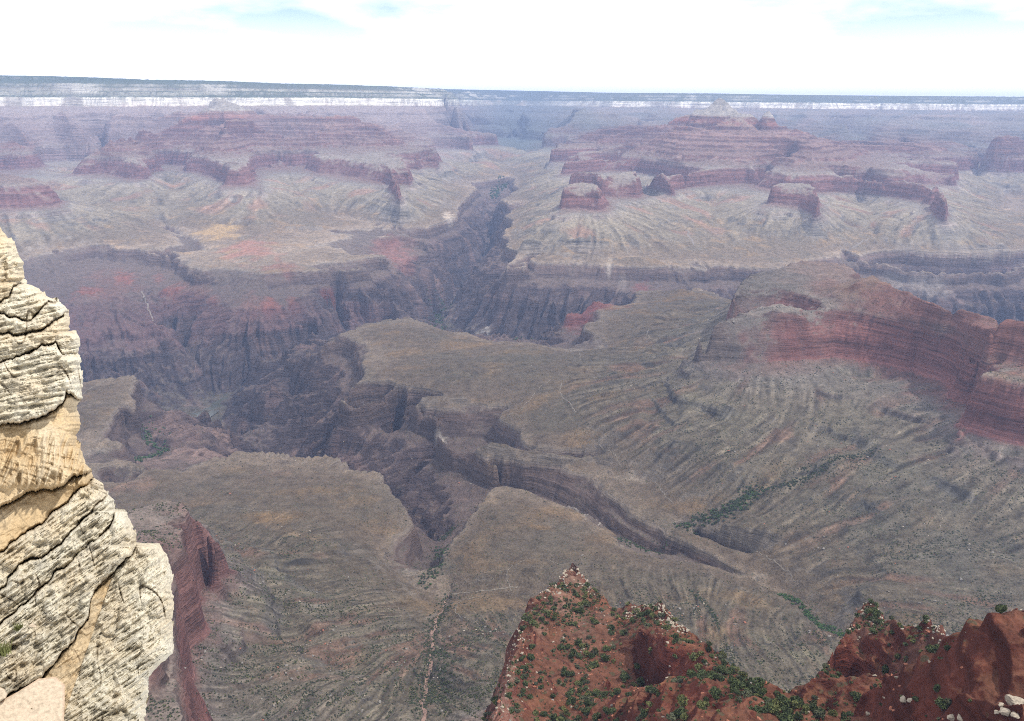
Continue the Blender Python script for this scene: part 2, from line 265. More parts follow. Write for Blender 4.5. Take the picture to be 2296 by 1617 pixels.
# right end of the plateau, with the red knob
L(TT, 'E', [(1830,640),(1790,590),(1750,550),(1690,520),(1680,470),(1760,455),(1860,430),(1790,415),(1780,400)]); L(-1080,'E',[(1500,640),(1400,620,-1200),(1380,580,-1300),(1480,500,-1250)]); L(-1060,'E',[(1600,600),(1700,640)])
L(-1010,'E',[(1560,420),(1620,385),(1740,345),(1860,350),(1920,370)]); L(-1120,'E',[(1560,470),(1640,510)]); L(-985,'E',[(1740,330),(1860,338)])
L(-990,'E',[(1920,365),(2000,345),(2020,240),(2100,230),(2190,265)]); L(-1060,'E',[(1990,300),(2000,250)])
L(-965,'E',[(2000,420),(2200,380)]); L(-955,'F',[(0,260),(200,280),(100,340)]); L(-985,'F',[(0,235),(200,245),(300,290)]); L(-940,'E',[(2000,600),(2200,550)]); L(-950,'E',[(1900,700),(2100,640)])
L(-900,'F',[(200,500),(300,380)]); L(-880,'F',[(0,840),(100,720)])
# ---- right massif (redwall noses and the red crest)
L(RT, 'F', [(390,310),(405,250),(480,172),(570,142),(680,147)]); L(RF, 'F', [(385,320),(430,330),(560,350)]); Hd('F',[(450,400,2900,-830),(640,335,2960,-815),(760,362,2930,-800),(850,372,2860,-760)]); Hd('F',[(640,335,2745,-650),(760,362,2740,-650),(840,378,2730,-650)])
L(-628, 'F', [(690,140),(800,92),(900,88),(1000,95),(1100,112),(1190,172)])
Hd('F', [(400,200,3750,-900),(700,100,3900,-900),(900,50,4000,-920),(1200,120,3900,-920),(1600,250,3500,-900),(2000,380,3100,-900),(2264,380,2900,-880),(2600,450,2700,-850)])
Hd('F', [(1250,150,3300,-690),(1500,230,3000,-660),(1760,340,2800,-640),(2080,430,2500,-600)])
L(-590, 'F', [(1180,225),(1270,185),(1350,217),(1460,272),(1620,342),(1760,382),(1900,402),(2080,462)]); L(-545,'F',[(2080,462),(2150,442),(2264,467),(2500,500)])
L(RT, 'F', [(640,335),(700,340),(760,362),(800,380),(880,370),(1000,380),(1180,402),(1400,450),(1600,500),(1800,547),(1860,572),(1900,640),(2000,700),(2080,720),(2150,745),(2264,770)])
L(-675, 'F', [(640,335),(500,380),(360,440),(270,472)]); Rg('F', [(180,530,2560),(130,550,2560)])
L(RF, 'F', [(40,690),(160,742),(300,782),(450,802),(600,800),(800,772),(900,742),(1080,735),(1200,745),(1380,775),(1550,800),(1700,860),(1850,945),(1920,990)])
L(RT, 'F', [(1960,822),(2050,832),(2150,850),(2264,882),(2600,930)]); L(RF, 'F', [(1820,1225),(1900,1240),(2050,1280),(2264,1335),(2600,1400)])
L(RT, 'F', [(2080,720),(2060,775),(1975,815)]); L(-790,'F',[(1925,980),(1890,1040),(1850,1130),(1825,1220)])
L(-645,'F',[(2100,800),(2264,810)])
L(-845, 'F', [(1740,1270),(1740,1350),(1900,1330),(2050,1405),(2264,1425),(2600,1480)]); L(-815,'F',[(1750,1240),(1820,1240)])
L(-830,'F',[(100,830),(400,870)]); L(-850,'F',[(0,905),(100,950),(200,975),(400,1050)]); L(-885,'F',[(20,1080),(120,1060),(220,1080),(350,1150)]); L(-870,'F',[(650,1200),(720,1180)]); L(-900,'F',[(0,1260),(150,1270)])
L(-870,'F',[(600,1050),(700,1080)]); L(-870,'F',[(900,1150),(1000,1170)]); L(-830,'F',[(1100,830),(1400,850)])
L(-900,'F',[(300,1400),(500,1450)]); 
# green wash below it
WASH = L(TT, 'I', [(0,372,-985),(60,340,-978),(180,300,-965),(330,270,-952),(430,200,-940),(550,130,-925),(700,100,-912),(900,30,-895),(1000,-20,-880)]); L(-868,'F',[(1300,1330),(1500,1290),(1650,1260)])
L(-880,'I',[(1400,0),(1500,100),(1300,200)]); L(-850,'I',[(2000,100),(2264,200)]); L(-845,'I',[(1900,20),(2264,50)]); L(-900,'I',[(1700,500),(2000,450)]); L(-925,'I',[(1000,350),(1200,300)]); L(-915,'I',[(1200,800),(1700,780)]); L(-945,'I',[(300,340),(700,450),(900,650)])
# ---- side canyon cliff, right of the triangular plateau
L(TT, 'H', [(1840,0),(1850,45),(1870,50),(1990,70),(2130,85)]); L(TT+5,'H',[(1850,60),(1980,200),(2060,280),(2200,340),(2264,350)])
L(TT+10, 'I', [(0,380),(60,430),(200,440),(300,480),(370,520),(400,560),(480,592),(495,700),(560,740),(640,760),(740,800,-960),(850,830,-950)]); L(TF+5, 'I', [(20,500),(60,510),(200,580),(300,640),(460,690),(490,712)])
L(-1060, 'H', [(1070,105,-1080),(1300,150,-1072),(1480,200,-1065),(1560,232,-1060),(1680,290,-1052),(1775,345,-1045),(1900,430,-1035),(2120,520,-1028),(2264,540,-1020)], 'wash2')
L(-1020, 'I', [(0,520,-1018),(120,570,-1010),(300,640,-1003),(500,712,-996),(600,765,-990),(700,800,-984),(850,900,-976),(960,1010,-968),(1070,1100,-960)], 'wash3')
# triangular plateau
P0 = L(TT, 'H', [(815,775),(812,700),(782,620),(777,540),(830,460),(900,370),(980,230),(1060,140),(1100,100),(1200,107),(1300,132),(1400,162),(1490,217),(1580,245),(1700,305),(1770,352),(1850,392),(1920,460),(1930,492),(2000,512),(2110,547),(2180,572),(2264,568)])
L(TT, 'I', [(0,584),(160,592),(250,622),(330,657),(420,692),(500,708),(580,768),(680,806),(760,850,-980),(850,905,-975)])
L(-970,'H',[(900,550),(1050,400),(1150,250)]); L(-965,'H',[(1300,300),(1500,450),(1700,500)]); L(-955,'H',[(1000,700),(1300,650),(1900,650)]); L(-950,'I',[(200,700),(400,800),(700,950)]); L(-925,'I',[(100,900),(300,1000),(600,1100)]); L(-900,'I',[(250,1200),(500,1220),(800,1150,-890),(980,1200,-885)])
L(-970,'H',[(820,790),(950,790),(1200,780),(1400,790)]); L(-960,'H',[(850,900),(1200,880)]); L(-945,'H',[(900,980),(1200,1000)])
# left plateau
P1 = L(TT, 'H', [(-350,0),(-150,-10)]) and L(TT, 'D', [(820,1560),(880,1545),(1050,1650,-975),(1150,1600),(1200,1545),(1400,1492),(1600,1462),(1800,1467),(1930,1502),(2080,1477),(2180,1502),(2264,1545)])
L(TT, 'H', [(170,-10),(350,0),(390,62),(440,150),(500,212),(540,270),(572,330),(545,378),(430,430),(430,500),(385,560),(432,630),(510,702),(600,762),(655,797),(760,782),(815,775)])
L(-968,'H',[(-400,150),(0,150),(300,250)]); L(-955,'G',[(1300,250),(1700,350),(2000,400)]); L(-940,'G',[(1250,450),(1600,560)]); L(-955,'H',[(0,500),(300,600)]); L(-960,'H',[(350,680),(550,800)]); 
L(-1020, 'G', [(840,170,-1040),(1000,100,-1050),(1180,20,-1040)]); L(-980,'G',[(820,240),(1040,205),(1110,200)])
# dark gorge between them
Hd('P', [(575,1000,2950,-1385),(700,1100,2560,-1330),(800,1150,2330,-1270),(880,1170,2180,-1215),(940,1185,2060,-1170),(975,1210,1960,-1130),(985,1250,1850,-1090),(960,1290,1700,-1050),(975,1318,1600,-1035)], 'pipe creek')
L(-1420,'P',[(485,934),(520,965),(575,1000)])
L(-1200,'E',[(0,1150),(60,1300)]); L(-1100,'E',[(200,1100),(230,1250,-1200),(300,1400,-1300)]); L(-1100,'E',[(540,1180),(560,1300,-1200),(620,1450,-1290)]); L(-1075,'E',[(740,1330),(700,1450,-1180)]); L(-1120,'E',[(1000,1470),(960,1560,-1180)]); L(-1150,'E',[(440,1250),(480,1400,-1300)])
L(-1090,'H',[(930,180),(860,230,-1080),(800,300,-1100)]); L(-1040,'H',[(560,480),(600,560),(540,620)]); 
L(-1100,'P',[(690,800),(660,830,-1180),(600,850,-1300)]); L(-1150,'P',[(740,880),(650,900,-1300)]); L(-1050,'P',[(700,780),(720,790)]); L(-1060,'P',[(790,800),(800,850),(740,920,-1150)]); L(-1200,'P',[(620,880),(560,905,-1330)]); L(-1300,'P',[(600,930),(650,960,-1250),(700,960,-1200)])
# ---- little mesa, left
L(TT, 'D', [(300,1060),(540,1020),(640,1000),(760,982),(780,972),(850,962),(880,975),(900,1005),(870,1040),(840,1100),(885,1130),(893,1195),(800,1170),(700,1240),(720,1290)]); L(TT,'D',[(500,1400),(600,1410),(700,1370),(760,1390),(770,1440)]); L(TT,'D',[(670,1560),(760,1515),(870,1530),(880,1560)])
L(-972,'D',[(500,1100),(700,1050)]); L(-965,'D',[(400,1250),(600,1200)])
Hd('D', [(880,950,3000,-1040),(1000,1040,3020,-1085),(1150,1110,3040,-1130),(1300,1220,3050,-1185),(1400,1260,3060,-1220),(1560,1330,3040,-1270),(1660,1430,2960,-1370)]); Hd('D', [(400,900,3300,-1250),(700,880,3300,-1300),(1000,960,3350,-1350)])
L(-1120, 'D', [(1150,1340,-1150),(1050,1320,-1145),(960,1340,-1140),(940,1400,-1130),(1000,1450,-1125),(1090,1440,-1120),(1060,1480,-1115),(950,1510,-1110),(890,1530,-1105)], 'green creek'); L(-1095,'D',[(1000,1380),(1080,1380)]); L(-1085,'D',[(1200,1400),(1300,1400,-1110),(1400,1350,-1160)]); L(-1050,'D',[(800,1290),(850,1430)]); L(-1060,'D',[(1050,1600),(1200,1530)])
L(-1060,'D',[(780,1620),(950,1600)]); L(-1030,'G',[(700,60),(720,120)]); 
# ---- redwall promontory, lower left
R1 = L(-648, 'G', [(600,280),(850,262),(1000,215),(1110,198),(1190,205),(1205,260),(1215,330),(1180,400),(1170,500),(1120,570),(1130,640),(1120,760),(1115,900),(1120,1050),(1110,1200),(1080,1300),(1090,1450),(1140,1620)])
R2 = L(RF, 'G', [(1215,240),(1300,330,-700),(1400,390,-715),(1430,440,-730),(1500,560,-770),(1525,640),(1440,690),(1350,720),(1290,800),(1280,900),(1300,960),(1425,1080),(1420,1100),(1290,1110),(1230,1200),(1260,1330),(1240,1450),(1240,1620)])
L(-690,'G',[(1225,300),(1320,345),(1400,390)]); Hd('G', [(600,230,1600,-760),(900,200,1560,-860),(1150,190,1480,-880),(1250,200,1440,-890)]); L(-630,'G',[(900,400),(1000,500),(1050,800),(1000,1300)])
L(-870,'G',[(1540,590),(1700,600,-880),(1800,640,-895),(1900,700,-905)]); L(-930,'G',[(1850,480),(2200,500)]); L(-925,'G',[(1900,760),(2264,850)]); L(-835,'G',[(1450,850),(1600,950)]); L(-850,'G',[(1600,1000),(1900,1230)]); L(-885,'G',[(1900,1000),(2264,1150)]); L(-850,'G',[(1500,1300),(1900,1450),(2264,1550)]); L(-840,'G',[(1450,1600),(1900,1617)])
L(-915,'H',[(0,1000),(400,1050)]); L(-890,'H',[(0,1300),(400,1350)]) 
BW = L(-1000,'H', [(812,778,-1000),(800,850,-990),(740,930,-975),(690,1040,-955),(690,1130,-940),(670,1200,-925),(680,1280,-912),(650,1380,-895),(625,1480,-880),(650,1540,-872),(630,1620,-862)], 'bottom wash')
L(-905,'H',[(860,1200),(1100,1100)]); L(-880,'H',[(850,1400),(820,1520)]); L(-870,'H',[(1100,1250),(1230,1100,-880)]); L(-830,'H',[(1000,1450),(1200,1370)]); L(-800,'H',[(900,1617),(1100,1560)])
# ---- ground below the frame
Hd('P', [(-800,1617,700,-640),(-200,1617,700,-640),(200,1617,740,-660),(380,1617,740,-665),(470,1617,740,-780),(650,1617,760,-790),(950,1617,780,-810),(1080,1617,740,-770)])
Hd('P', [(-800,1617,500,-600),(-200,1617,500,-600),(300,1617,480,-570),(650,1617,480,-640),(950,1617,480,-640),(1040,1617,450,-600)]); Hd('P', [(-800,1617,300,-450),(300,1617,300,-450),(700,1617,300,-470),(1020,1617,300,-430)]); Hd('P', [(-800,1617,152,-300),(300,1617,152,-280),(800,1617,152,-270),(1400,1617,152,-200),(2000,1617,152,-160),(2700,1617,152,-150)])
# ---- red ridge, near
def zl(c, pts, name=''):
    out = []
    for p in pts:
        d = ray(*disp(c, p)); t = p[2]/d[2]; out.append((t*d[0], t*d[1], float(Ts(p[2]))))
    LINES.append((name, np.array(out))); return out
e1 = zl('R', [(160,1311,-298),(230,1150,-308),(250,1040,-316),(300,900,-326),(325,760,-332),(330,640,-338),(410,430,-350),(510,350,-355),(640,262,-362),(655,200,-366),(750,157,-370)], 'ridge left')
shift(e1, dx=-30, ds=110, dr=20); shift(e1, dx=-95, ds=250, dr=60)
e2 = zl('R', [(750,157,-370),(830,210,-368),(880,290,-365),(940,380,-362),(1030,480,-356),(1110,532,-350),(1200,512,-345),(1240,452,-344),(1320,427,-342),(1430,462,-338),(1520,590,-330),(1600,642,-325),(1720,722,-318),(1860,882,-308),(1960,942,-303),(2100,1062,-294),(2296,1132,-285),(2500,1300,-275)], 'ridge right')
shift(e2, dr=70, dx=25, ds=110); shift(e2, dr=170, dx=60, ds=230)
zl('R', [(600,420,-356),(700,600,-349),(760,780,-344),(700,950,-337),(650,1150,-329),(700,1311,-323)]); zl('R', [(1000,600,-346),(1050,800,-343),(1130,1000,-344),(1180,1150,-346),(1250,1311,-342)])
zl('R', [(1240,635,-326),(1300,640,-322),(1400,600,-323),(1470,750,-308),(1600,740,-307),(1700,745,-308),(1760,900,-297),(1800,1050,-288),(1850,1311,-275)], 'fin'); zl('R', [(1225,760,-340),(1215,900,-342),(1225,1000,-345),(1300,1130,-347),(1380,1311,-345)])
e3 = zl('S', [(400,1200,-268),(450,1065,-272),(650,785,-288),(745,590,-296),(790,522,-298),(880,382,-300),(960,312,-302),(1040,312,-300),(1120,402,-292),(1300,492,-280),(1390,462,-276),(1470,397,-272),(1600,432,-264),(1720,522,-250),(1840,582,-238),(1905,562,-232),(1935,440,-216),(1970,352,-208),(2020,342,-206),(2150,352,-202),(2165,282,-198),(2230,267,-195),(2296,310,-190),(2600,380,-180)], 'spur')
shift(e3, dr=50, ds=90); shift(e3, dr=140, ds=230)
zl('S', [(230,1000,-296),(300,1100,-288),(400,1221,-276)]); zl('S', [(700,900,-276),(1100,900,-256),(1500,850,-238),(1800,850,-222),(2000,800,-210)]); zl('S', [(1900,620,-232),(2000,700,-214),(2100,640,-205)]); zl('S', [(900,1150,-240),(1400,1100,-222),(1750,960,-208),(2296,900,-185)]); zl('S', [(1700,1200,-186),(2296,1200,-168)])
Hd('P', [(1100,1617,560,-700),(1285,1400,800,-700),(1500,1400,700,-690),(1700,1400,620,-680),(1950,1400,640,-680),(2296,1400,600,-640),(2700,1400,600,-620)]); Hd('P', [(1285,1400,950,-820),(1600,1400,900,-830),(1950,1400,900,-830),(2296,1400,900,-800),(2700,1400,950,-780)])

# ------------------------------------------------------------------ grids
AZ0, AZ1, R0, R1_ = math.radians(-47), math.radians(47), 150.0, 30000.0
V0, V1 = math.log(R0), math.log(R1_)
def solve(nu, nv):
    du, dv = (AZ1-AZ0)/(nu-1), (V1-V0)/(nv-1)
    S = np.zeros((nv, nu)); W = np.zeros((nv, nu))
    for name, P in LINES:
        q = []
        az = np.arctan2(P[:,0], P[:,1]); v = np.log(np.hypot(P[:,0], P[:,1]))
        if len(P) == 1:
            q = [np.array([[az[0], v[0], P[0,2]]])]
        for i in range(len(P)-1):
            n = int(max(abs(az[i+1]-az[i])/du, abs(v[i+1]-v[i])/dv)*1.5) + 2
            t = np.linspace(0, 1, n)[:,None]
            xyz = P[i]*(1-t) + P[i+1]*t
            q.append(np.stack([np.arctan2(xyz[:,0], xyz[:,1]), np.log(np.hypot(xyz[:,0], xyz[:,1])), xyz[:,2]], 1))
        q = np.concatenate(q)
        iu = np.round((q[:,0]-AZ0)/du).astype(int); iv = np.round((q[:,1]-V0)/dv).astype(int)
        ok = (iu >= 0)&(iu < nu)&(iv >= 0)&(iv < nv)
        np.add.at(S, (iv[ok], iu[ok]), q[ok,2]); np.add.at(W, (iv[ok], iu[ok]), 1.0)
    pyr = [(S, W)]
    while min(pyr[-1][0].shape) > 12:
        s, w = pyr[-1]
        a, b = s.shape; a2, b2 = (a+1)//2*2, (b+1)//2*2
        sp = np.zeros((a2, b2)); wp = np.zeros((a2, b2)); sp[:a,:b] = s; wp[:a,:b] = w
        pyr.append((sp.reshape(a2//2,2,b2//2,2).sum((1,3)), wp.reshape(a2//2,2,b2//2,2).sum((1,3))))
    f = None
    for s, w in reversed(pyr):
        m = w > 0; val = np.where(m, s/np.maximum(w, 1e-9), 0).astype(np.float32)
        if f is None:
            f = np.full(s.shape, val[m].mean(), np.float32)
        else:
            f = np.repeat(np.repeat(f, 2, 0), 2, 1)[:s.shape[0], :s.shape[1]]
        f = np.where(m, val, f)
        wu, wv = 1.0, (du/dv)**2
        n = 400 if s.size < 20000 else (120 if s.size < 200000 else 50)
        for k in range(n):
            g = np.pad(f, 1, mode='edge')
            f2 = (wu*(g[1:-1,:-2]+g[1:-1,2:]) + wv*(g[:-2,1:-1]+g[2:,1:-1]))/(2*(wu+wv))
            f = np.where(m, val, f2).astype(np.float32)
    # soften the creases a little
    g = np.pad(f, 1, mode='edge')
    return (f*2 + g[1:-1,:-2]+g[1:-1,2:]+g[:-2,1:-1]+g[2:,1:-1])/6

# ---- numpy gradient noise on world coordinates
_rng = np.random.RandomState(7)
_perm = _rng.permutation(4096).astype(np.int32)
_ga = _rng.rand(4096)*2*math.pi
_gx, _gy = np.cos(_ga).astype(np.float32), np.sin(_ga).astype(np.float32)
def perlin(x, y, seed=0):
    xi = np.floor(x).astype(np.int32); yi = np.floor(y).astype(np.int32)
    xf = (x - xi).astype(np.float32); yf = (y - yi).astype(np.float32)
    u = xf*xf*xf*(xf*(xf*6-15)+10); v = yf*yf*yf*(yf*(yf*6-15)+10)
    def g(ix, iy, fx, fy):
        h = _perm[(_perm[(ix + seed*131) & 4095] + iy) & 4095]
        return _gx[h]*fx + _gy[h]*fy
    a = g(xi, yi, xf, yf); b = g(xi+1, yi, xf-1, yf); c = g(xi, yi+1, xf, yf-1); d = g(xi+1, yi+1, xf-1, yf-1)
    a = a + (b-a)*u; c = c + (d-c)*u
    return (a + (c-a)*v)*1.5
def sst(a, b, x):
    t = np.clip((x-a)/(b-a), 0, 1); return t*t*(3-2*t)
def bil(F, iu, iv):
    nv, nu = F.shape
    iu = np.clip(iu, 0, nu-1.001); iv = np.clip(iv, 0, nv-1.001)
    a = iu.astype(np.int32); b = iv.astype(np.int32); fu = (iu-a).astype(np.float32); fv = (iv-b).astype(np.float32)
    return (F[b,a]*(1-fu)+F[b,a+1]*fu)*(1-fv) + (F[b+1,a]*(1-fu)+F[b+1,a+1]*fu)*fv
def up2(F, nv, nu):
    iv, iu = np.meshgrid(np.linspace(0, F.shape[0]-1.001, nv), np.linspace(0, F.shape[1]-1.001, nu), indexing='ij')
    return bil(F, iu, iv)

def build_height(NU, NV):
    du, dv = (AZ1-AZ0)/(NU-1), (V1-V0)/(NV-1)
    hu, hv = NU//2, NV//2
    s0 = solve(hu, hv)
    azh, vh = np.meshgrid(np.linspace(AZ0, AZ1, hu), np.linspace(V0, V1, hv)); rh = np.exp(vh)
    Xh, Yh = rh*np.sin(azh), rh*np.cos(azh)
    # gullies: line-integral noise running down the slope
    def lodnoise(X, Y, r, frac, seed):
        out = np.zeros(X.shape, np.float32)
        for k, lam in enumerate([3,6,12,24,48,96,192,384,768]):
            w = np.exp(-(np.log(lam/(frac*r))/0.55)**2).astype(np.float32)
            if w.max() < .02: continue
            out += w*perlin(X/lam, Y/lam, seed+k)
        return out
    n1 = lodnoise(Xh, Yh, rh, .028, 11); n2 = lodnoise(Xh, Yh, rh, .010, 31); n3 = lodnoise(Xh, Yh, rh, .0048, 41); a3 = n3.copy()
    def blur(F, k, n):
        a_, b_ = F.shape[0]//k*k, F.shape[1]//k*k
        q = F[:a_, :b_].reshape(a_//k, k, b_//k, k).mean((1, 3))
        for _ in range(n):
            p = np.pad(q, 1, mode='edge'); q = (p[1:-1,:-2]+p[1:-1,2:]+p[:-2,1:-1]+p[2:,1:-1]+2*q)/6
        return up2(q.astype(np.float32), *F.shape)
    g = s0*.12 + blur(s0, 4, 10)*.38 + blur(s0, 6, 26)*.5
    gv, gu = np.gradient(g); gu = gu/((AZ1-AZ0)/(hu-1))**2; gv = gv/((V1-V0)/(hv-1))**2
    mag = np.sqrt((gu*(AZ1-AZ0)/(hu-1))**2 + (gv*(V1-V0)/(hv-1))**2) + 1e-9
    gu, gv = gu/mag*.0022, gv/mag*.0022       # world step = .0022 r
    iu0, iv0 = np.meshgrid(np.arange(hu, dtype=np.float32), np.arange(hv, dtype=np.float32))
    n0 = lodnoise(Xh, Yh, rh, .075, 21); a0 = n0.copy()
    a1 = n1.copy(); a2 = n2.copy()
    for sgn in (1, -1):
        iu, iv = iu0.copy(), iv0.copy()
        for k in range(22):
            ju = bil(gu.astype(np.float32), iu, iv); jv = bil(gv.astype(np.float32), iu, iv)
            iu = iu + sgn*ju; iv = iv + sgn*jv
            a1 += bil(n1, iu, iv); a0 += bil(n0, iu, iv)
            if k < 14: a2 += bil(n2, iu, iv)
            if k < 14: a3 += bil(n3, iu, iv)
    a0 /= a0.std(); G0 = up2(a0.astype(np.float32), NV, NU)
    a1 /= a1.std(); a2 /= a2.std(); a3 /= a3.std(); G3 = up2(a3.astype(np.float32), NV, NU)
    # steep part mask
    slope = mag/rh     # ds per metre
    G1 = up2(a1.astype(np.float32), NV, NU); G2 = up2(a2.astype(np.float32), NV, NU); SL = up2(slope.astype(np.float32), NV, NU)
    az, v = np.meshgrid(np.linspace(AZ0, AZ1, NU), np.linspace(V0, V1, NV)); r = np.exp(v)
    X, Y = r*np.sin(az), r*np.cos(az)
    # plan warp of the contours
    wx = np.zeros(X.shape, np.float32); wy = np.zeros(X.shape, np.float32)
    for k, lam in enumerate([1.5,3,6,12,25,50,100,200,400,800]):
        w = (sst(.9, 1.8, lam/(r*.0015)) * (1-sst(.7, 1.4, lam/(r*.045)))).astype(np.float32)
        if w.max() < .02: continue
        wx += w*perlin(X/lam, Y/lam, 50+k)*lam*.13; wy += w*perlin(X/lam, Y/lam, 70+k)*lam*.13
    fw = sst(10000, 12000, r)*(1-sst(17000,24000,r))
    wx += fw*(perlin(X/2400, Y/2400, 61)*420 + perlin(X/1100, Y/1100, 62)*230); wy += fw*(perlin(X/2400, Y/2400, 63)*420 + perlin(X/1100, Y/1100, 64)*230)
    Xw, Yw = X+wx, Y+wy
    azw = np.arctan2(Xw, Yw); vw = np.log(np.hypot(Xw, Yw))
    s = bil(s0.astype(np.float32), (azw-AZ0)/(AZ1-AZ0)*(hu-1), (vw-V0)/(V1-V0)*(hv-1))
    st = s                               # strat
    # zone amplitudes (fraction of r)
    gor = sst(-1020, -1080, s); tal = sst(-600,-670,s)*(1-sst(-900,-975,s)); sup = sst(-60,-160,s)*(1-sst(-540,-580,s))
    stp = sst(.13, .50, SL)
    near = sst(150, 900, r)
    farm = 1-.35*sst(6000, 14000, r)
    rid1 = 1-2*np.clip(np.abs(G1)*.9, 0, 1.4); rid2 = 1-2*np.clip(np.abs(G2)*.9, 0, 1.4)
    fl = sst(-1432, -1350, s)            # calm next to the river
    s = s - G3*r*.00028*(tal + .5*gor)*stp*near
    amp1 = (.0100*gor*fl + .0028*tal*(.35+.65*sst(-.3,.4,perlin(X/420,Y/420,311))) + .0006*sup)*stp*near*farm
    amp2 = (.0030*gor*fl + .0009*tal + .0004*sup + .0004)*(.25+.75*stp)*near*farm
    s = s + (rid1*amp1 + rid2*amp2)*r
    far = sst(8300, 10500, r)*sst(-640,-520,st)*(1-sst(-270,-200,st)*.75)*(1-sst(-120,-20,st))
    s = s + (1-2*np.clip(np.abs(G0)*.9,0,1.5))*far*np.minimum(.006*r, 70)
    # gentle relief of the benches
    low = perlin(X/260, Y/260, 5)*5 + perlin(X/110, Y/110, 6)*2.5
    s = s + low*(1-stp)*sst(-985, -960, st)*(1-sst(-800,-700,st))
    lm = perlin(X/330, Y/330, 301) + .7*perlin(X/110, Y/110, 302)
    bias = .55*(sst(-540,-500,s))*sst(3500,5000,r) - 1.2*(sst(-560,-530,s))*(1-sst(3500,5000,r)) - .25*sst(-600,-640,s)
    bias = bias + 1.5*sst(11500,12000,r)*sst(-320,-280,s) - 1.0*(1-sst(10500,11500,r))*sst(-320,-260,s)
    bias = np.where(r < 1500, 3.0*sst(-560,-500,s)+bias, bias)
    lm = sst(-.25, .35, lm + bias).astype(np.float32)
    h = (Tz(s)*lm + Tz0(s)*(1-lm)).astype(np.float32)
    # small rubble
    for lam in (2, 4, 8, 16, 32, 64):
        w = sst(.9, 1.8, lam/(r*.0016))*(1-sst(1., 3., lam/(r*.012)))
        h += (w*perlin(X/lam, Y/lam, 90+lam)*lam*(.05+.16*np.clip(gor+sup*.5*sst(3500,4500,r),0,1))).astype(np.float32)
    nr = sst(1000, 800, r)*sst(-600,-540,h)
    q = h + perlin(X/45, Y/45, 401)*5 + perlin(X/13, Y/13, 402)*1.6
    per = 9.0; fq = q/per - np.floor(q/per)
    ledge = (sst(.12,.42,fq) - fq)*per
    h = h + nr*ledge*sst(-.25,.5, perlin(X/38, Y/38, 403)+.3*perlin(X/12,Y/12,404))*.8
    ridge_ = 1-2*np.abs(perlin(X/22, Y/22, 405)); rid3 = 1-2*np.abs(perlin(X/8, Y/8, 406)); rid4 = 1-2*np.abs(perlin(X/3.2, Y/3.2, 407))
    rough = np.maximum(sst(.25,.9,SL), .4*sst(420,300,r))
    rough = np.maximum(rough, 1.5*np.exp(-((az-.238)/.034)**2)*sst(295,325,r)*(1-sst(395,420,r)))
    h = h + nr*(ridge_*3.0*(.2+rough) + rid3*(.45+1.3*rough) + rid4*(.12+.35*rough)*sst(700,450,r))
    h = np.maximum(h, -1426.0)
    zz = h + dip(X, Y)
    return az, v, X, Y, zz.astype(np.float32), h, SL, G1, G2, G3
# ------------------------------------------------------------------ terrain colours (albedo with some painted light and shade) and meshes
NU, NV = GRID
az, vv, X, Y, Z, H, SL, G1, G2, G3 = build_height(NU, NV)
DU, DV = (AZ1-AZ0)/(NU-1), (V1-V0)/(NV-1)
RR = np.exp(vv)
def ground(x, y):
    iu = (np.arctan2(x, y)-AZ0)/DU; iv = (np.log(np.hypot(x, y))-V0)/DV
    return bil(Z, np.asarray(iu, float), np.asarray(iv, float))
def cast(x, y, rmin=160., rmax=29000.):
    """first place the ray through a traced photo point meets the ground"""
    d = ray(x, y); hz = math.hypot(d[0], d[1])
    rs = np.exp(np.arange(math.log(rmin), math.log(rmax), .0012))
    g = ground(d[0]/hz*rs, d[1]/hz*rs); zr = d[2]/hz*rs
    k = np.argmax(g > zr)
    if not g[k] > zr[k]: return None
    return d[0]/hz*rs[k], d[1]/hz*rs[k], float(g[k]), rs[k]

gz_v, gz_u = np.gradient(Z)
slope = np.sqrt((gz_u/(DU*RR))**2 + (gz_v/(DV*RR))**2)
steep = sst(.42, 1.05, slope)
def mix(a, b, t):
    return a + (b-a)*t[..., None]
def c3(*c): return np.array(c, np.float32)
n_lo = perlin(X/420, Y/420, 201); n_mid = perlin(X/90, Y/90, 202); n_far = perlin(X/1500, Y/1500, 203)
S_ = H + n_mid*1.5
# bench / talus colour by level
def ramp(h, stops):
    ks = np.array([s[0] for s in stops], float); cs = np.array([s[1] for s in stops], np.float32)
    return np.stack([np.interp(h, ks, cs[:, i]) for i in range(3)], -1).astype(np.float32)
flat = ramp(S_, [(-1430,(.10,.085,.065)),(-1300,(.115,.085,.075)),(-1100,(.135,.095,.08)),(-1045,(.135,.10,.082)),(-1003,(.15,.115,.095)),(-998,(.23,.19,.155)),(-986,(.20,.165,.135)),(-978,(.135,.108,.085)),(-950,(.120,.100,.078)),(-900,(.140,.122,.096)),(-850,(.165,.148,.120)),(-810,(.19,.165,.14)),(-790,(.20,.12,.10)),
                 (-655,(.25,.21,.175)),(-640,(.20,.145,.12)),(-560,(.20,.125,.105)),(-470,(.205,.125,.105)),(-365,(.22,.135,.11)),(-345,(.24,.15,.115)),(-270,(.26,.20,.155)),(-255,(.36,.32,.26)),(-165,(.30,.28,.23)),(-150,(.09,.11,.07)),(-30,(.11,.12,.08)),(60,(.06,.085,.05)),(300,(.05,.07,.04))])
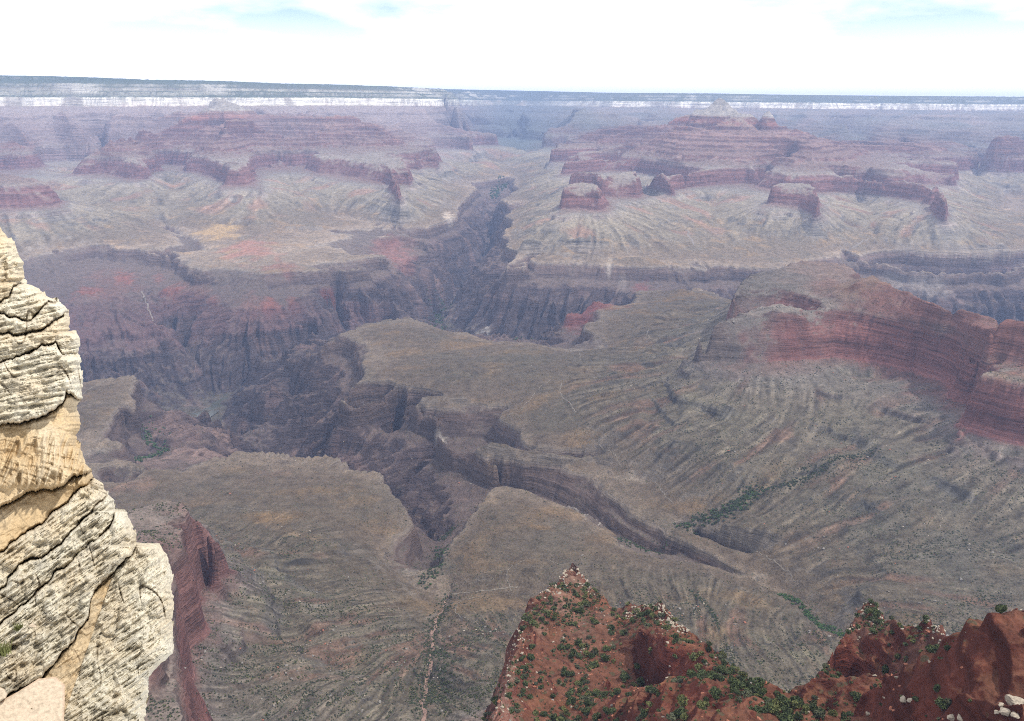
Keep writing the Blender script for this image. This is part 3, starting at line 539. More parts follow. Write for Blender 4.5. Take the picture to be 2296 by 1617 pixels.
clif = ramp(S_, [(-1430,(.065,.05,.05)),(-1250,(.08,.058,.056)),(-1075,(.09,.064,.06)),(-1062,(.10,.072,.062)),(-1004,(.145,.10,.083)),(-996,(.18,.135,.11)),(-990,(.21,.17,.135)),(-900,(.13,.115,.095)),(-850,(.18,.155,.13)),(-805,(.19,.145,.125)),(-795,(.15,.08,.072)),
                 (-730,(.185,.088,.077)),(-670,(.18,.095,.082)),(-655,(.22,.17,.145)),(-620,(.17,.085,.07)),(-560,(.17,.095,.08)),(-500,(.115,.058,.052)),(-440,(.15,.078,.068)),(-365,(.12,.058,.05)),(-345,(.22,.09,.065)),(-270,(.24,.13,.10)),(-260,(.70,.65,.57)),(-165,(.76,.71,.62)),(-150,(.20,.20,.15)),(-60,(.30,.28,.22)),(60,(.22,.21,.17)),(100,(.12,.12,.09)),(300,(.09,.11,.07))])
# bedding: thin light and dark ledges on the cliffs
bed = np.sin(H/5.3 + n_mid*1.2)*.5 + np.sin(H/2.1 + 1.7)*.3 + np.sin(H/13.0 + n_lo*2)*.5
clif = clif*(1 + .16*bed[..., None])
fark = sst(4500, 6500, RR)
bedf = np.sin(H/5.6 + n_lo*1.2)*.45 + np.sin(H/13.5 + 1.1 + n_lo)*.6
clif = clif*(1 + .30*bedf*fark)[..., None]
flat = flat*(1 + .20*bedf*fark*sst(-640,-600,H)*(1-sst(-330,-280,H)))[..., None]
colr = mix(flat, clif, steep)
# masks
gorge = sst(-1050, -1120, H)
colr = mix(colr, c3(.22,.14,.12), gorge*sst(.25,.8,perlin(X/170+.3*n_mid,Y/170,210)+.5*perlin(X/45,Y/45,211))*.5)
# soft brown and orange tints of the benches
plat = sst(-1000,-985,H)*(1-sst(-900,-860,H))*(1-steep)
colr = mix(colr, c3(.25,.165,.085), plat*sst(.15,.75,perlin(X/150,Y/110,220)+.5*n_lo)*.35)
colr = mix(colr, c3(.105,.10,.085), plat*sst(.1,.8,perlin(X/230,Y/130,221))*.4)
colr = mix(colr, c3(.19,.172,.14), sst(-960,-900,H)*(1-sst(-830,-790,H))*(1-steep)*sst(0,.8,G1*.5+perlin(X/200,Y/200,223))*.55)
colr = mix(colr, c3(.20,.12,.095), sst(-960,-900,H)*(1-sst(-830,-790,H))*(1-steep)*sst(.3,1.2,-G1*.6+perlin(X/260,Y/260,224))*.6)
tz = sst(-975,-930,H)*(1-sst(-815,-800,H)) + .35*sst(-1060,-1100,H) + .4*sst(-640,-600,H)*(1-sst(-300,-250,H))
colr *= (1 + (.12*G3 + .08*G2)*tz*sst(.06,.3,slope))[..., None]
# colour painted mostly where the rock itself differs, with shade added on the fin: (photo outline centre, radius, colour, strength)
def blob(x, y, rx, ry, col, k=1.0, seed=1, lim=True):
    """a patch of differently coloured ground, placed by survey at the spot the photo shows"""
    global colr
    hit = cast(x, y)
    if hit is None: return
    cx, cy, cz, rr = hit
    a = math.atan2(cx, cy)
    lx = (X-cx)*math.cos(a) - (Y-cy)*math.sin(a); ly = (X-cx)*math.sin(a) + (Y-cy)*math.cos(a)
    dx, dy = rx*rr/FOC, ry*rr/FOC/max(.12, abs(cz)/rr)
    d = np.sqrt((lx/dx)**2 + (ly/dy)**2)
    m = np.clip(1.2 - d + .55*perlin(X/dx*1.7, Y/dx*1.7, 300+seed) + .3*G2*.4, 0, 1)
    m = m*m*(3-2*m)*(1-sst(14, 40, np.abs(Z-cz)/max(1., rr/2500.)) if lim else 1)
    colr = mix(colr, c3(*col), (m*k).astype(np.float32))
RED = (.33,.085,.05)
for i,(x,y,rx,ry,k) in enumerate([(200,655,26,9,.9),(275,625,22,10,.8),(388,655,24,8,.7),(355,625,14,10,.5),(605,690,30,14,.85),(655,690,16,10,.6),(735,673,28,9,.8),(570,690,40,26,.35),(480,680,16,8,.6),(250,640,60,30,.3),(420,665,60,20,.3)]):
    blob(x, y, rx, ry, RED, k*.5, seed=i)
for i,(x,y,rx,ry,k) in enumerate([(560,560,60,18,.55),(620,600,60,10,.5),(880,560,45,18,.6),(905,590,30,16,.5)]):
    blob(x, y, rx, ry, (.26,.11,.09), k, seed=20+i)
blob(490,520,50,12,(.32,.23,.12),.7,seed=30)
for i,(x,y,rx,ry) in enumerate([(250,720,130,40),(330,760,160,30),(150,740,80,50),(450,700,160,50),(620,720,130,40),(800,700,90,40)]):
    blob(x, y, rx, ry, (.15,.085,.08), .7, seed=40+i)
for i,(x,y,rx,ry,k) in enumerate([(1220,1185,35,12,.7),(1370,1195,45,14,.6),(1100,1060,30,10,.3),(700,1100,80,20,.4),(610,1160,60,20,.4),(800,1120,60,30,.35),(860,1165,40,20,.3),(1170,1260,80,16,.3),(1500,675,40,8,.8),(1540,662,40,8,.8),(1240,1150,90,30,.25)]):
    blob(x, y, rx, ry, (.22,.145,.075), k*.8, seed=60+i)
for i,(x,y,rx,ry,k) in enumerate([(1340,688,60,16,.85),(1310,705,40,20,.8),(1290,720,30,20,.6),(1440,650,26,14,.6)]):
    blob(x, y, rx, ry, (.20,.065,.055), k, seed=80+i)
for i,(x,y,rx,ry,k) in enumerate([(988,982,16,5,.95),(1420,1075,40,10,.6),(1700,1288,20,7,.5),(1030,1390,14,8,.3),(520,1390,26,10,.5),(1085,741,22,6,.8),(1005,485,14,8,.8),(1365,600,8,12,.5),(1395,640,12,16,.2),(2080,645,40,22,.45),(2010,640,30,16,.4)]):
    blob(x, y, rx, ry, (.45,.40,.35), k*.7, seed=90+i)
for i,(x,y,rx,ry,k) in enumerate([(2255,838,50,9,.8),(1920,630,90,12,.75),(1960,650,60,20,.5)]):
    blob(x, y, rx, ry, (.26,.16,.085), k*.5, seed=110+i)
for i,(x,y,rx,ry,k) in enumerate([(620,1290,80,30,.6),(700,1330,60,20,.5),(560,1360,60,40,.4),(1800,1470,70,14,.9),(1700,1430,60,20,.4),(1830,1490,60,16,.6),(1120,1450,50,30,.5),(1080,1480,40,30,.4),(1980,1060,80,40,.5),(1580,880,60,40,.5),(1640,940,60,40,.4),(1900,960,60,60,.2)]):
    blob(x, y, rx, ry, (.215,.205,.155), k*.75, seed=130+i)
for i,(x,y,rx,ry,k) in enumerate([(600,1440,140,20,.4),(700,1470,120,20,.3),(560,1400,90,14,.6),(1180,1420,80,8,.4),(700,1520,160,20,.3),(620,1060,50,14,.2)]):
    blob(x, y, rx, ry, (.25,.145,.115), k*.8, seed=150+i)
for i,(x,y,rx,ry,k) in enumerate([(2080,1110,130,60,.45),(2150,1250,120,90,.55),(1950,1180,90,60,.3),(2000,1000,120,60,.3)]):
    blob(x, y, rx, ry, (.115,.115,.105), k, seed=170+i)
for i,(x,y,rx,ry,k) in enumerate([(400,960,120,50,.5),(500,980,60,40,.8),(430,1010,60,30,.7),(330,1040,60,30,.5),(480,1020,60,20,.7),(290,1090,60,20,.5)]):
    blob(x, y, rx, ry, (.27,.18,.15), k, seed=190+i)
for i,(x,y,rx,ry,k) in enumerate([(1000,1270,40,30,.6),(1150,800,200,30,.35),(1500,960,100,40,.25),(1010,1560,30,60,.4),(1250,930,120,30,.3)]):
    blob(x, y, rx, ry, (.085,.085,.07), k, seed=210+i)
for i,(x,y,rx,ry,k) in enumerate([(1600,775,110,40,.8),(1680,720,80,30,.8),(1730,610,90,40,.85),(1660,650,50,30,.7),(1820,710,60,20,.5)]):
    blob(x, y, rx, ry, (.150,.128,.112), k, seed=230+i, lim=False)
for i,(x,y,rx,ry,k) in enumerate([(1960,670,60,25,.7),(2060,700,90,30,.7),(2180,735,90,30,.7),(2270,740,60,30,.7),(1850,640,40,16,.4)]):
    blob(x, y, rx, ry, (.19,.085,.068), k, seed=250+i, lim=False)
for i,(x,y,rx,ry,k) in enumerate([(440,1230,50,90,.6),(420,1400,40,120,.6),(490,1260,40,50,.6)]):
    blob(x, y, rx, ry, (.22,.13,.11), k, seed=260+i, lim=False)
# near red ridge: saturated red earth over the survey zone close to the rim
nearred = sst(900, 620, RR)*sst(-560,-520,H)*sst(.02,.06,(az-math.atan2(-20,560)))
rc = mix(np.broadcast_to(c3(.20,.086,.054), X.shape+(3,)), c3(.15,.045,.030), steep)
rc = mix(rc, c3(.30,.19,.14), sst(430,560,RR)*sst(-.5,.6,perlin(X/14,Y/14,240)+perlin(X/40,Y/40,241)*.7)*.75)
rc = mix(rc, c3(.29,.125,.065), sst(.1,.9,perlin(X/30,Y/30,242))*(1-steep)*.7)
rc = rc*.74*(1+.20*bed[...,None]*steep[...,None])
colr = mix(colr, rc, nearred)
for i,(x,y,rx,ry,k) in enumerate([(1500,1490,62,60,.75),(1540,1570,66,60,.75),(2240,1430,60,50,.55),(2215,1400,30,40,.6)]):
    blob(x, y, rx, ry, (.125,.037,.025), k, seed=280+i, lim=False)  # fin face: dark red rock with its shade painted in
for i,(x,y,rx,ry,k) in enumerate([(1260,1350,50,40,.45),(1300,1420,70,50,.3),(1950,1400,60,40,.5),(2050,1480,90,50,.3),(1210,1400,20,60,.5)]):
    blob(x, y, rx, ry, (.25,.155,.12), k, seed=290+i, lim=False)
colr *= (1 + .10*n_lo + .12*perlin(X/35,Y/35,250)*sst(9000,4000,RR) + .10*perlin(X/9,Y/9,251)*sst(2500,800,RR))[..., None]
warmk = sst(-1000,-990,H)*(1-sst(-840,-800,H))*(1-steep)
colr *= 1 + warmk[...,None]*(c3(.05,-.03,-.13))
colr *= .86
nrw = (1-sst(3600,4300,RR))*sst(-808,-795,H)*(1-sst(-660,-650,H))*steep
nrw = nrw*np.where(az > 0, sst(.28,.36,az), .45)
colr = mix(colr, c3(.25,.10,.082)*(1+.30*bed[...,None]), nrw*.5)  # near red walls brightened in colour to make up for their shade
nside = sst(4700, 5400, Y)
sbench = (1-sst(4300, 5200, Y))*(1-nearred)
colr *= (1 - .17*sbench*(1-.5*gorge)*(1-sst(-650,-600,H)*.5) - .10*sbench*sst(-960,-900,H)*(1-sst(-830,-800,H)))[..., None]  # southern foreground darkened: cloud shade painted into the colour
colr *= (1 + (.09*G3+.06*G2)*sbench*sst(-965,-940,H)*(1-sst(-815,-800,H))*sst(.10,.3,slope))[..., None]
colr *= (1 + .38*nside*sst(-1010,-985,H)*(1-sst(-820,-800,H)) + .12*nside)[..., None]  # northern slopes lightened: sunlight painted into the colour
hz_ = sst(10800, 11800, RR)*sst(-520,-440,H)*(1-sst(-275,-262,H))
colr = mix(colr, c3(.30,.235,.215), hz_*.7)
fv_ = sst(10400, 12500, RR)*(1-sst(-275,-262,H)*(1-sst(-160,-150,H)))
colr = mix(colr, c3(.105,.125,.115), fv_*sst(-.06,.06,az)*.62*(.75+.5*perlin(X/700,Y/700,259)))  # forest tint of the far slopes, with blue haze painted in
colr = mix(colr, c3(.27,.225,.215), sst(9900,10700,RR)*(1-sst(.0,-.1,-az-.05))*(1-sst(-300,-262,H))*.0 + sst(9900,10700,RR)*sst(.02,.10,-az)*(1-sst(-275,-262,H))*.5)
colr = mix(colr, c3(.06,.085,.085), sst(12200,13500,RR)*np.exp(-((az-.0)/.075)**2)*.75)  # deep blue shade of the far side canyon, painted into the colour
kb = sst(-140,-105,H)*(1-sst(80,110,H))*sst(.35,.8,slope)*sst(-.1,.45,perlin(X/1000,Y/1000,255)+.6*perlin(X/260,Y/260,256))
colr = mix(colr, c3(.55,.51,.44), kb*.55)
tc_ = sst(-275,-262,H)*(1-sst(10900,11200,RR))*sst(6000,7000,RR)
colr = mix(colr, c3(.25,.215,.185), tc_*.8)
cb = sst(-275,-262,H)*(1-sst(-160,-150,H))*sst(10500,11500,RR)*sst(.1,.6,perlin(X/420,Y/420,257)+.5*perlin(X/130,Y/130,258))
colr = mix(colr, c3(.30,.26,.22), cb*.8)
colr = np.clip(colr, .012, .9)

# ---- the land is split along its landforms
REG_NAMES = ['canyon_terrain']
def grid_mesh(name, sel=None):
    co = np.stack([X, Y, Z], -1).reshape(-1, 3).astype(np.float32)
    idx = np.arange(NU*NV).reshape(NV, NU)
    q = np.stack([idx[:-1,:-1], idx[:-1,1:], idx[1:,1:], idx[1:,:-1]], -1).reshape(-1, 4)
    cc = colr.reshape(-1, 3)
    if sel is not None:
        q = q[sel.reshape(-1)]
        used = np.unique(q); remap = np.zeros(NU*NV, np.int32); remap[used] = np.arange(len(used))
        q = remap[q]; co = co[used]; cc = cc[used]
    me = bpy.data.meshes.new(name)
    me.vertices.add(len(co)); me.vertices.foreach_set('co', co.ravel())
    me.loops.add(q.size); me.loops.foreach_set('vertex_index', q.ravel().astype(np.int32))
    me.polygons.add(len(q)); me.polygons.foreach_set('loop_start', np.arange(0, q.size, 4, dtype=np.int32))
    me.polygons.foreach_set('use_smooth', np.ones(len(q), bool))
    ca = me.color_attributes.new('rock', 'FLOAT_COLOR', 'POINT')
    ca.data.foreach_set('color', np.concatenate([cc, np.ones((len(cc),1),np.float32)], 1).astype(np.float32).ravel())
    me.update(calc_edges=True)
    o = bpy.data.objects.new(name, me); COL.objects.link(o)
    me.materials.append(MAT_LAND)
    return o

def newmat(name):
    m = bpy.data.materials.new(name); m.use_nodes = True
    n, l = m.node_tree.nodes, m.node_tree.links
    return m, n, l, n['Principled BSDF']
MAT_LAND, n, l, bs = newmat('land')
bs.inputs['Roughness'].default_value = .95; bs.inputs['Specular IOR Level'].default_value = .1
at = n.new('ShaderNodeVertexColor'); at.layer_name = 'rock'
geo = n.new('ShaderNodeNewGeometry'); ln = n.new('ShaderNodeVectorMath'); ln.operation = 'LENGTH'
l.new(geo.outputs['Position'], ln.inputs[0])
sxy = n.new('ShaderNodeSeparateXYZ'); l.new(geo.outputs['Normal'], sxy.inputs[0])
def math_(op, a, b=None, clamp=False):
    m = n.new('ShaderNodeMath'); m.operation = op; m.use_clamp = clamp
    for i, v in enumerate((a, b)):
        if v is None: continue
        if isinstance(v, (int, float)): m.inputs[i].default_value = v
        else: l.new(v, m.inputs[i])
    return m.outputs[0]
def noise(scale, detail=4, rough=.6, vec=None):
    t = n.new('ShaderNodeTexNoise'); t.inputs['Scale'].default_value = scale; t.inputs['Detail'].default_value = detail; t.inputs['Roughness'].default_value = rough
    l.new(vec if vec is not None else geo.outputs['Position'], t.inputs['Vector']); return t.outputs['Fac']
fl = math_('MULTIPLY', math_('SUBTRACT', sxy.outputs[2], .62), 4.0, True)       # 1 on benches, 0 on cliffs
na = noise(.22, 6, .72); nb = noise(.035, 5, .65)
# bedding on steep rock
mpz = n.new('ShaderNodeMapping'); mpz.inputs['Scale'].default_value = (.012, .012, .22); l.new(geo.outputs['Position'], mpz.inputs[0])
nz_ = noise(1.0, 6, .7, mpz.outputs[0]); nc_ = noise(1.3, 5, .75)
mpv = n.new('ShaderNodeMapping'); mpv.inputs['Scale'].default_value = (.06, .06, .008); l.new(geo.outputs['Position'], mpv.inputs[0])
nv_ = noise(1.0, 5, .7, mpv.outputs[0])
k1 = math_('ADD', math_('MULTIPLY', math_('SUBTRACT', na, .5), 2.4), math_('MULTIPLY', math_('SUBTRACT', nb, .5), 1.7))
mpy = n.new('ShaderNodeMapping'); mpy.inputs['Scale'].default_value = (.0012, .0012, .05); l.new(geo.outputs['Position'], mpy.inputs[0])
ny_ = noise(1.0, 4, .7, mpy.outputs[0])
k2 = math_('ADD', math_('ADD', math_('MULTIPLY', math_('SUBTRACT', nz_, .5), 2.0), math_('MULTIPLY', math_('SUBTRACT', ny_, .5), 2.6)), math_('MULTIPLY', math_('SUBTRACT', nv_, .5), .7))
kk = n.new('ShaderNodeMix'); kk.data_type = 'FLOAT'; l.new(fl, kk.inputs[0]); l.new(k2, kk.inputs[2]); l.new(k1, kk.inputs[3])
gain = math_('MAXIMUM', math_('ADD', kk.outputs[0], 1.0), .25)
vm = n.new('ShaderNodeVectorMath'); vm.operation = 'SCALE'; l.new(at.outputs[0], vm.inputs[0]); l.new(gain, vm.inputs['Scale'])
# desert scrub: dark dots on the benches
vo = n.new('ShaderNodeTexVoronoi'); vo.inputs['Scale'].default_value = .16; l.new(geo.outputs['Position'], vo.inputs['Vector'])
dot = math_('LESS_THAN', vo.outputs['Distance'], .27)
dot = math_('MULTIPLY', math_('MULTIPLY', dot, fl), math_('GREATER_THAN', noise(.012, 3, .6), .46))
dot = math_('MULTIPLY', dot, .6)
mc = n.new('ShaderNodeMix'); mc.data_type = 'RGBA'; l.new(dot, mc.inputs[0]); l.new(vm.outputs[0], mc.inputs[6]); mc.inputs[7].default_value = (.06, .07, .04, 1)
l.new(mc.outputs[2], bs.inputs['Base Color'])
bp = n.new('ShaderNodeBump'); bp.inputs['Strength'].default_value = .75; bp.inputs['Distance'].default_value = 7.0
hh = math_('ADD', math_('MULTIPLY', nc_, .10), math_('MULTIPLY', nb, 2.6)); hh = math_('ADD', hh, math_('MULTIPLY', na, .35)); hh = math_('ADD', hh, math_('MULTIPLY', math_('MULTIPLY', nz_, math_('SUBTRACT', 1.0, fl)), 1.6)); hh = math_('ADD', hh, math_('MULTIPLY', math_('MULTIPLY', nv_, math_('SUBTRACT', 1.0, fl)), .5))
l.new(hh, bp.inputs['Height']); l.new(bp.outputs[0], bs.inputs['Normal'])
# ---- split the land into its landforms (cells of the grid -> one object each)
def cells(F): return .25*(F[:-1,:-1]+F[1:,:-1]+F[:-1,1:]+F[1:,1:])
cH, cR, cA, cX, cY = cells(H), cells(RR), cells(az), cells(X), cells(Y)
reg = np.zeros(cH.shape, np.int8)
AC = math.atan2(-30, 5000)
names = {0:('tonto_plateau','grey-brown desert benches around the inner gorge'),
         1:('far_rim_cliffs','straight white-banded cliffs of the far rim under dark forest'),
         2:('temple_hills','layered purple-red temple hills left of the straight side canyon'),
         3:('temple_hills','layered purple-red temple hills with the two pale peaks, right of the straight side canyon'),
         4:('butte_hill','lone flat-topped butte on its cone of grey talus'),
         5:('inner_gorge','dark steep inner gorge walls above the river'),
         6:('red_mesa_hill','long red-walled mesa with grey stepped nose at the right'),
         7:('red_cliff_hill','red cliff promontory with a bushy grey top beside the pale limestone'),
         8:('red_ridge','near rust-red ridge and spur dotted with junipers'),
         9:('terrain','slopes below the lookout')}
reg[(cR > 10800)&(cH > -640)] = 1; reg[cR > 15000] = 1
massif = (cH > -806)&(cY > 5600)&(reg == 0)
reg[massif & (cA < AC)] = 2; reg[massif & (cA >= AC)] = 3
reg[(cH > -880)&(cR > 5500)&(cR < 6800)&(cA > .05)&(cA < .16)] = 4
reg[(cH < -1035)&(cR < 12000)&(reg == 0)] = 5
reg[(cH > -812)&(cR > 1500)&(cR < 4200)&(cA > .12)] = 6
reg[(cH > -806)&(cR > 850)&(cR < 2000)&(cA < -.15)] = 7
reg[(cR < 900)&(cH > -620)&(cA > -.06)] = 8
reg[(cR < 900)&(reg == 0)] = 9
reg[(cR < 900)&(reg == 7)] = 9
LANDS = {}
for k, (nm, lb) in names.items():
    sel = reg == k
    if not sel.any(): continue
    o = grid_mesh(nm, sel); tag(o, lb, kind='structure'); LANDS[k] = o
# ------------------------------------------------------------------ pale limestone cliff beside the lookout
def rock_mat(name, base, warm, lichen, scale=1.0):
    m, n, l, b = newmat(name)
    b.inputs['Roughness'].default_value = .9; b.inputs['Specular IOR Level'].default_value = .15
    g = n.new('ShaderNodeNewGeometry'); vc = n.new('ShaderNodeVertexColor'); vc.layer_name = 'rock'
    def nz(s, d=6, r=.6, v=None):
        t = n.new('ShaderNodeTexNoise'); t.inputs['Scale'].default_value = s*scale; t.inputs['Detail'].default_value = d; t.inputs['Roughness'].default_value = r
        l.new(v if v is not None else g.outputs['Position'], t.inputs['Vector']); return t.outputs['Fac']
    mp_ = n.new('ShaderNodeMapping'); mp_.inputs['Rotation'].default_value = (0, math.radians(-33), 0); mp_.inputs['Scale'].default_value = (.16, .4, 2.2)
    l.new(g.outputs['Position'], mp_.inputs[0])
    grain = nz(15, 7, .72, mp_.outputs[0]); spk = nz(26, 4, .7); big = nz(1.1, 5, .6)
    rl = n.new('ShaderNodeValToRGB'); rl.color_ramp.elements[0].position = .44; rl.color_ramp.elements[1].position = .60; l.new(grain, rl.inputs[0])
    rb = n.new('ShaderNodeValToRGB'); rb.color_ramp.elements[0].position = .42; rb.color_ramp.elements[1].position = .58; l.new(big, rb.inputs[0])
    sp = n.new('ShaderNodeSeparateColor'); l.new(vc.outputs[0], sp.inputs[0])
    def mixc(f, a, c):
        x = n.new('ShaderNodeMix'); x.data_type = 'RGBA'
        if isinstance(f, (int, float)): x.inputs[0].default_value = f
        else: l.new(f, x.inputs[0])
        for i, v in ((6, a), (7, c)):
            if isinstance(v, tuple): x.inputs[i].default_value = (*v, 1)
            else: l.new(v, x.inputs[i])
        return x.outputs[2]
    def mul(a, c, op='MULTIPLY'):
        x = n.new('ShaderNodeMath'); x.operation = op; x.use_clamp = True
        for i, v in enumerate((a, c)):
            if isinstance(v, (int, float)): x.inputs[i].default_value = v
            else: l.new(v, x.inputs[i])
        return x.outputs[0]
    c = mixc(sp.outputs[0], base, warm)                        # R: warm stained stone
    c = mixc(mul(mul(rl.outputs[0], rb.outputs[0]), .30), c, (.33,.27,.19))
    lich = mul(sp.outputs[1], mul(rl.outputs[0], .78))          # G: lichen
    c = mixc(lich, c, lichen)
    c = mixc(sp.outputs[2], c, (.24,.18,.12))                  # B: soil in the cracks
    k = mul(mul(spk, 1.1), .35, 'ADD')
    vm_ = n.new('ShaderNodeVectorMath'); vm_.operation = 'SCALE'; l.new(c, vm_.inputs[0]); l.new(k, vm_.inputs['Scale'])
    l.new(vm_.outputs[0], b.inputs['Base Color'])
    bp_ = n.new('ShaderNodeBump'); bp_.inputs['Strength'].default_value = .9; bp_.inputs['Distance'].default_value = .022/scale
    hh_ = mul(mul(grain, .7), mul(spk, .35), 'ADD')
    l.new(hh_, bp_.inputs['Height']); l.new(bp_.outputs[0], b.inputs['Normal'])
    return m
MAT_LIME = rock_mat('limestone', (.67,.615,.49), (.56,.42,.25), (.20,.185,.155))
MAT_SLAB = rock_mat('slab stone', (.50,.42,.32), (.52,.36,.24), (.3,.27,.2), 1.3)

US = [(0,15),(30,60),(95,120),(125,190),(150,240),(160,340),(120,368),(150,378),(200,390),(250,410),(290,450),(325,468),(395,500),(430,540),(447,590),(438,690),(500,715),(522,755),(515,830),(530,920),(535,1020),(530,1120),(505,1150),(515,1290),(520,1330),(492,1360),(500,1430),(530,1470),(545,1540),(590,1590)]
LS = [(600,40),(660,80),(680,120),(740,190),(752,262),(820,262),(840,310),(880,400),(882,478),(1030,490),(1080,540),(1105,620),(1115,780),(1125,900),(1117,1050),(1120,1180),(1040,1240),(965,1330),(950,1450),(940,1617),(930,1800)]
sil = [(x*.3466, y*.3466+504.5) for x, y in US] + [(x*.3467, y*.3467+1056.5) for x, y in LS]
sil = np.array([(-330, 380), (-60, 470)] + sil)
BEDS = [  # lips of the beds, top to bottom, (x, y) in the tracing space
 [(-330,760),(-60,690),(0,678),(20,664),(31,643),(48,636),(60,634),(400,634)],
 [(-330,720),(-60,708),(0,704),(60,722),(90,700),(110,676),(150,672),(400,670)],
 [(-330,770),(-60,750),(0,750),(60,750),(100,738),(150,702),(200,690),(400,650)],
 [(-330,900),(-60,830),(0,815),(40,802),(100,776),(125,770),(140,795),(200,792),(400,780)],
 [(-330,1020),(-60,965),(0,952),(60,945),(105,930),(140,905),(150,878),(185,900),(400,880)],
 [(-330,1240),(-60,1160),(0,1136),(62,1105),(114,1095),(139,1091),(163,1070),(206,1056),(400,1000)],
 [(-330,1400),(-60,1260),(0,1240),(17,1223),(66,1192),(104,1167),(121,1147),(152,1126),(206,1074),(400,960)],
 [(-330,1480),(-60,1340),(0,1323),(45,1265),(87,1250),(118,1237),(200,1150),(245,1108),(400,985)],
 [(-330,1620),(-60,1450),(0,1403),(52,1358),(114,1299),(122,1283),(163,1261),(187,1233),(243,1185),(258,1150),(400,1040)],
 [(-330,1760),(-60,1625),(0,1580),(28,1549),(90,1521),(149,1452),(194,1386),(208,1330),(257,1278),(295,1244),(305,1225),(400,1150)],
]
OFF = [.25, .05, .22, .30, .55, .10, -.42, .02, .12, .30, -.02]      # how far each bed stands out, metres
WARM= [.55, .15, .05, .25, .12, .85, .95, .30, .10, .20, .12]
LICH= [.25, .55, .60, .45, .75, .35, .10, .45, .85, .85, .75]
def fbm3(x, y, seed, o=5, g=.55):
    s = 0; a = 1.
    for k in range(o): s = s + a*perlin(x*2**k, y*2**k, seed+k); a *= g
    return s
def limestone():
    NX, NY, NB = 460, 800, 14
    ys = np.linspace(485, 1740, NY)
    wob = perlin(ys/16, ys*0+.5, 500)*5 + perlin(ys/6, ys*0+.5, 501)*2.5 + perlin(ys/2.6, ys*0+.5, 502)*1.0
    xs = np.interp(ys, sil[:,1], sil[:,0]) + wob*.8
    base = np.concatenate([np.linspace(-330, -20, 50)[:-1], np.linspace(-20, 392, NX-49)])
    px = np.minimum(base[None, :], xs[:, None]); py = np.repeat(ys[:, None], NX, 1)
    d = xs[:, None] - px
    yk = [np.interp(px + perlin(px/30, py/30, 510+i)*6, *zip(*b)) + fbm3(px/26, py*0+i, 520+i, 4)*5 for i, b in enumerate(BEDS)]
    for i in range(1, len(yk)): yk[i] = np.maximum(yk[i], yk[i-1]+3)
    prot = np.zeros(px.shape); warm = np.zeros(px.shape); lich = np.zeros(px.shape); crack = np.zeros(px.shape)
    ed = [np.full(px.shape, 380.)] + yk + [np.full(px.shape, 1900.)]
    for i in range(len(OFF)):
        a, b = ed[i], ed[i+1]; inside = (py >= a)&(py < b)
        f = np.clip((py-a)/np.maximum(b-a, 1), 0, 1)
        top, bot = sst(0, 9, py-a), sst(0, 7, b-py)
        p_ = OFF[i] + .10*np.sin(math.pi*np.clip(f,0,1)**.6) + .10*(top-1)*1.2 + .20*(bot-1) + .05*fbm3(px/60, py/60, 560+i, 3)
        if i == 10: p_ = OFF[i] + .12*(top-1)
        prot = np.where(inside, p_, prot); warm = np.where(inside, WARM[i], warm); lich = np.where(inside, LICH[i], lich)
        if i < len(yk): crack = np.maximum(crack, np.exp(-((py-b)/(1.3+1.6*sst(-.4,.5,perlin(px/45,py/45,580+i))))**2)*(sst(-.55,.0,perlin(px/70,py/70,590+i)) if i not in (5,) else .4))
    # bedding-parallel grooves, blocks and joints
    ang = np.where(py > 1050, math.radians(-34), math.radians(-12)); ang = math.radians(-12) + (math.radians(-36)-math.radians(-12))*sst(960, 1120, py)
    al = px*np.cos(ang) + py*np.sin(ang); ac = -px*np.sin(ang) + py*np.cos(ang)
    gro = fbm3(al/70, ac/9, 600, 5, .6)
    fine = fbm3(al/22, ac/3.2, 620, 4, .6); blk = fbm3(px/34, py/34, 640, 5, .55)
    smooth = sst(.9, .6, warm)*1.0
    smooth = np.where((py > yk[9])&(px < 215+ (1400-py)*.35)&(py<1560), .25, smooth)     # worn tan face
    warm = np.where((py > yk[9])&(px < 215+(1400-py)*.35), .85, warm)
    joint = np.abs(perlin(al/46, ac/120, 660)); joint = np.exp(-(joint/.045)**2)*(sst(0,.4,perlin(px/80,py/80,661)))
    zone = sst(960, 1000, py)*(1-sst(1085,1100,py))        # fluted band
    flute = 1-2*np.abs(perlin(px/13+py/60, py/55, 670))
    lump = 1-2*np.abs(perlin(al/120, ac/15, 645)); lump2 = 1-2*np.abs(perlin(px/17, py/13, 646))
    flute2 = 1-2*np.abs(perlin(px/30+py/90, py/120, 671))
    knob = 1-sst(625, 650, py)
    prot = prot + (.11*gro*(.35+.65*sst(-.3,.5,perlin(px/90,py/70,648))) + .09*np.sign(perlin(al/38,ac/30,649))*sst(.0,.12,np.abs(perlin(al/38,ac/30,649)))*.5 + .035*fine + .055*blk + .07*lump + .012*lump2)*(.22+.78*smooth) - .12*crack - .08*joint*smooth + zone*(flute*.12 + flute2*.16) + knob*lump2*.06
    # the big lower block is one sloping face, a little rounded
    t = 11.2 + (1700-py)/1200*4.2
    t = t - (px-150)/400*.7
    t = t - prot
    t = t + .55*np.exp(-d/9.) + .5*np.exp(-d/34.)
    D = ray(px, py)
    P = D*(t/np.linalg.norm(D, axis=-1))[..., None]
    lich = np.clip(lich + .25*perlin(px/50, py/50, 680) - .2, 0, 1); lich = lich*(.35+.65*sst(-.3,.5,fbm3(px/60,py/45,690,3)))
    warm = np.clip(warm + .35*perlin(px/70, py/70, 685), 0, 1)
    soil = np.clip(crack*.85 + joint*.5, 0, 1)
    # back of the rock: carry each row away from the lookout
    back = []
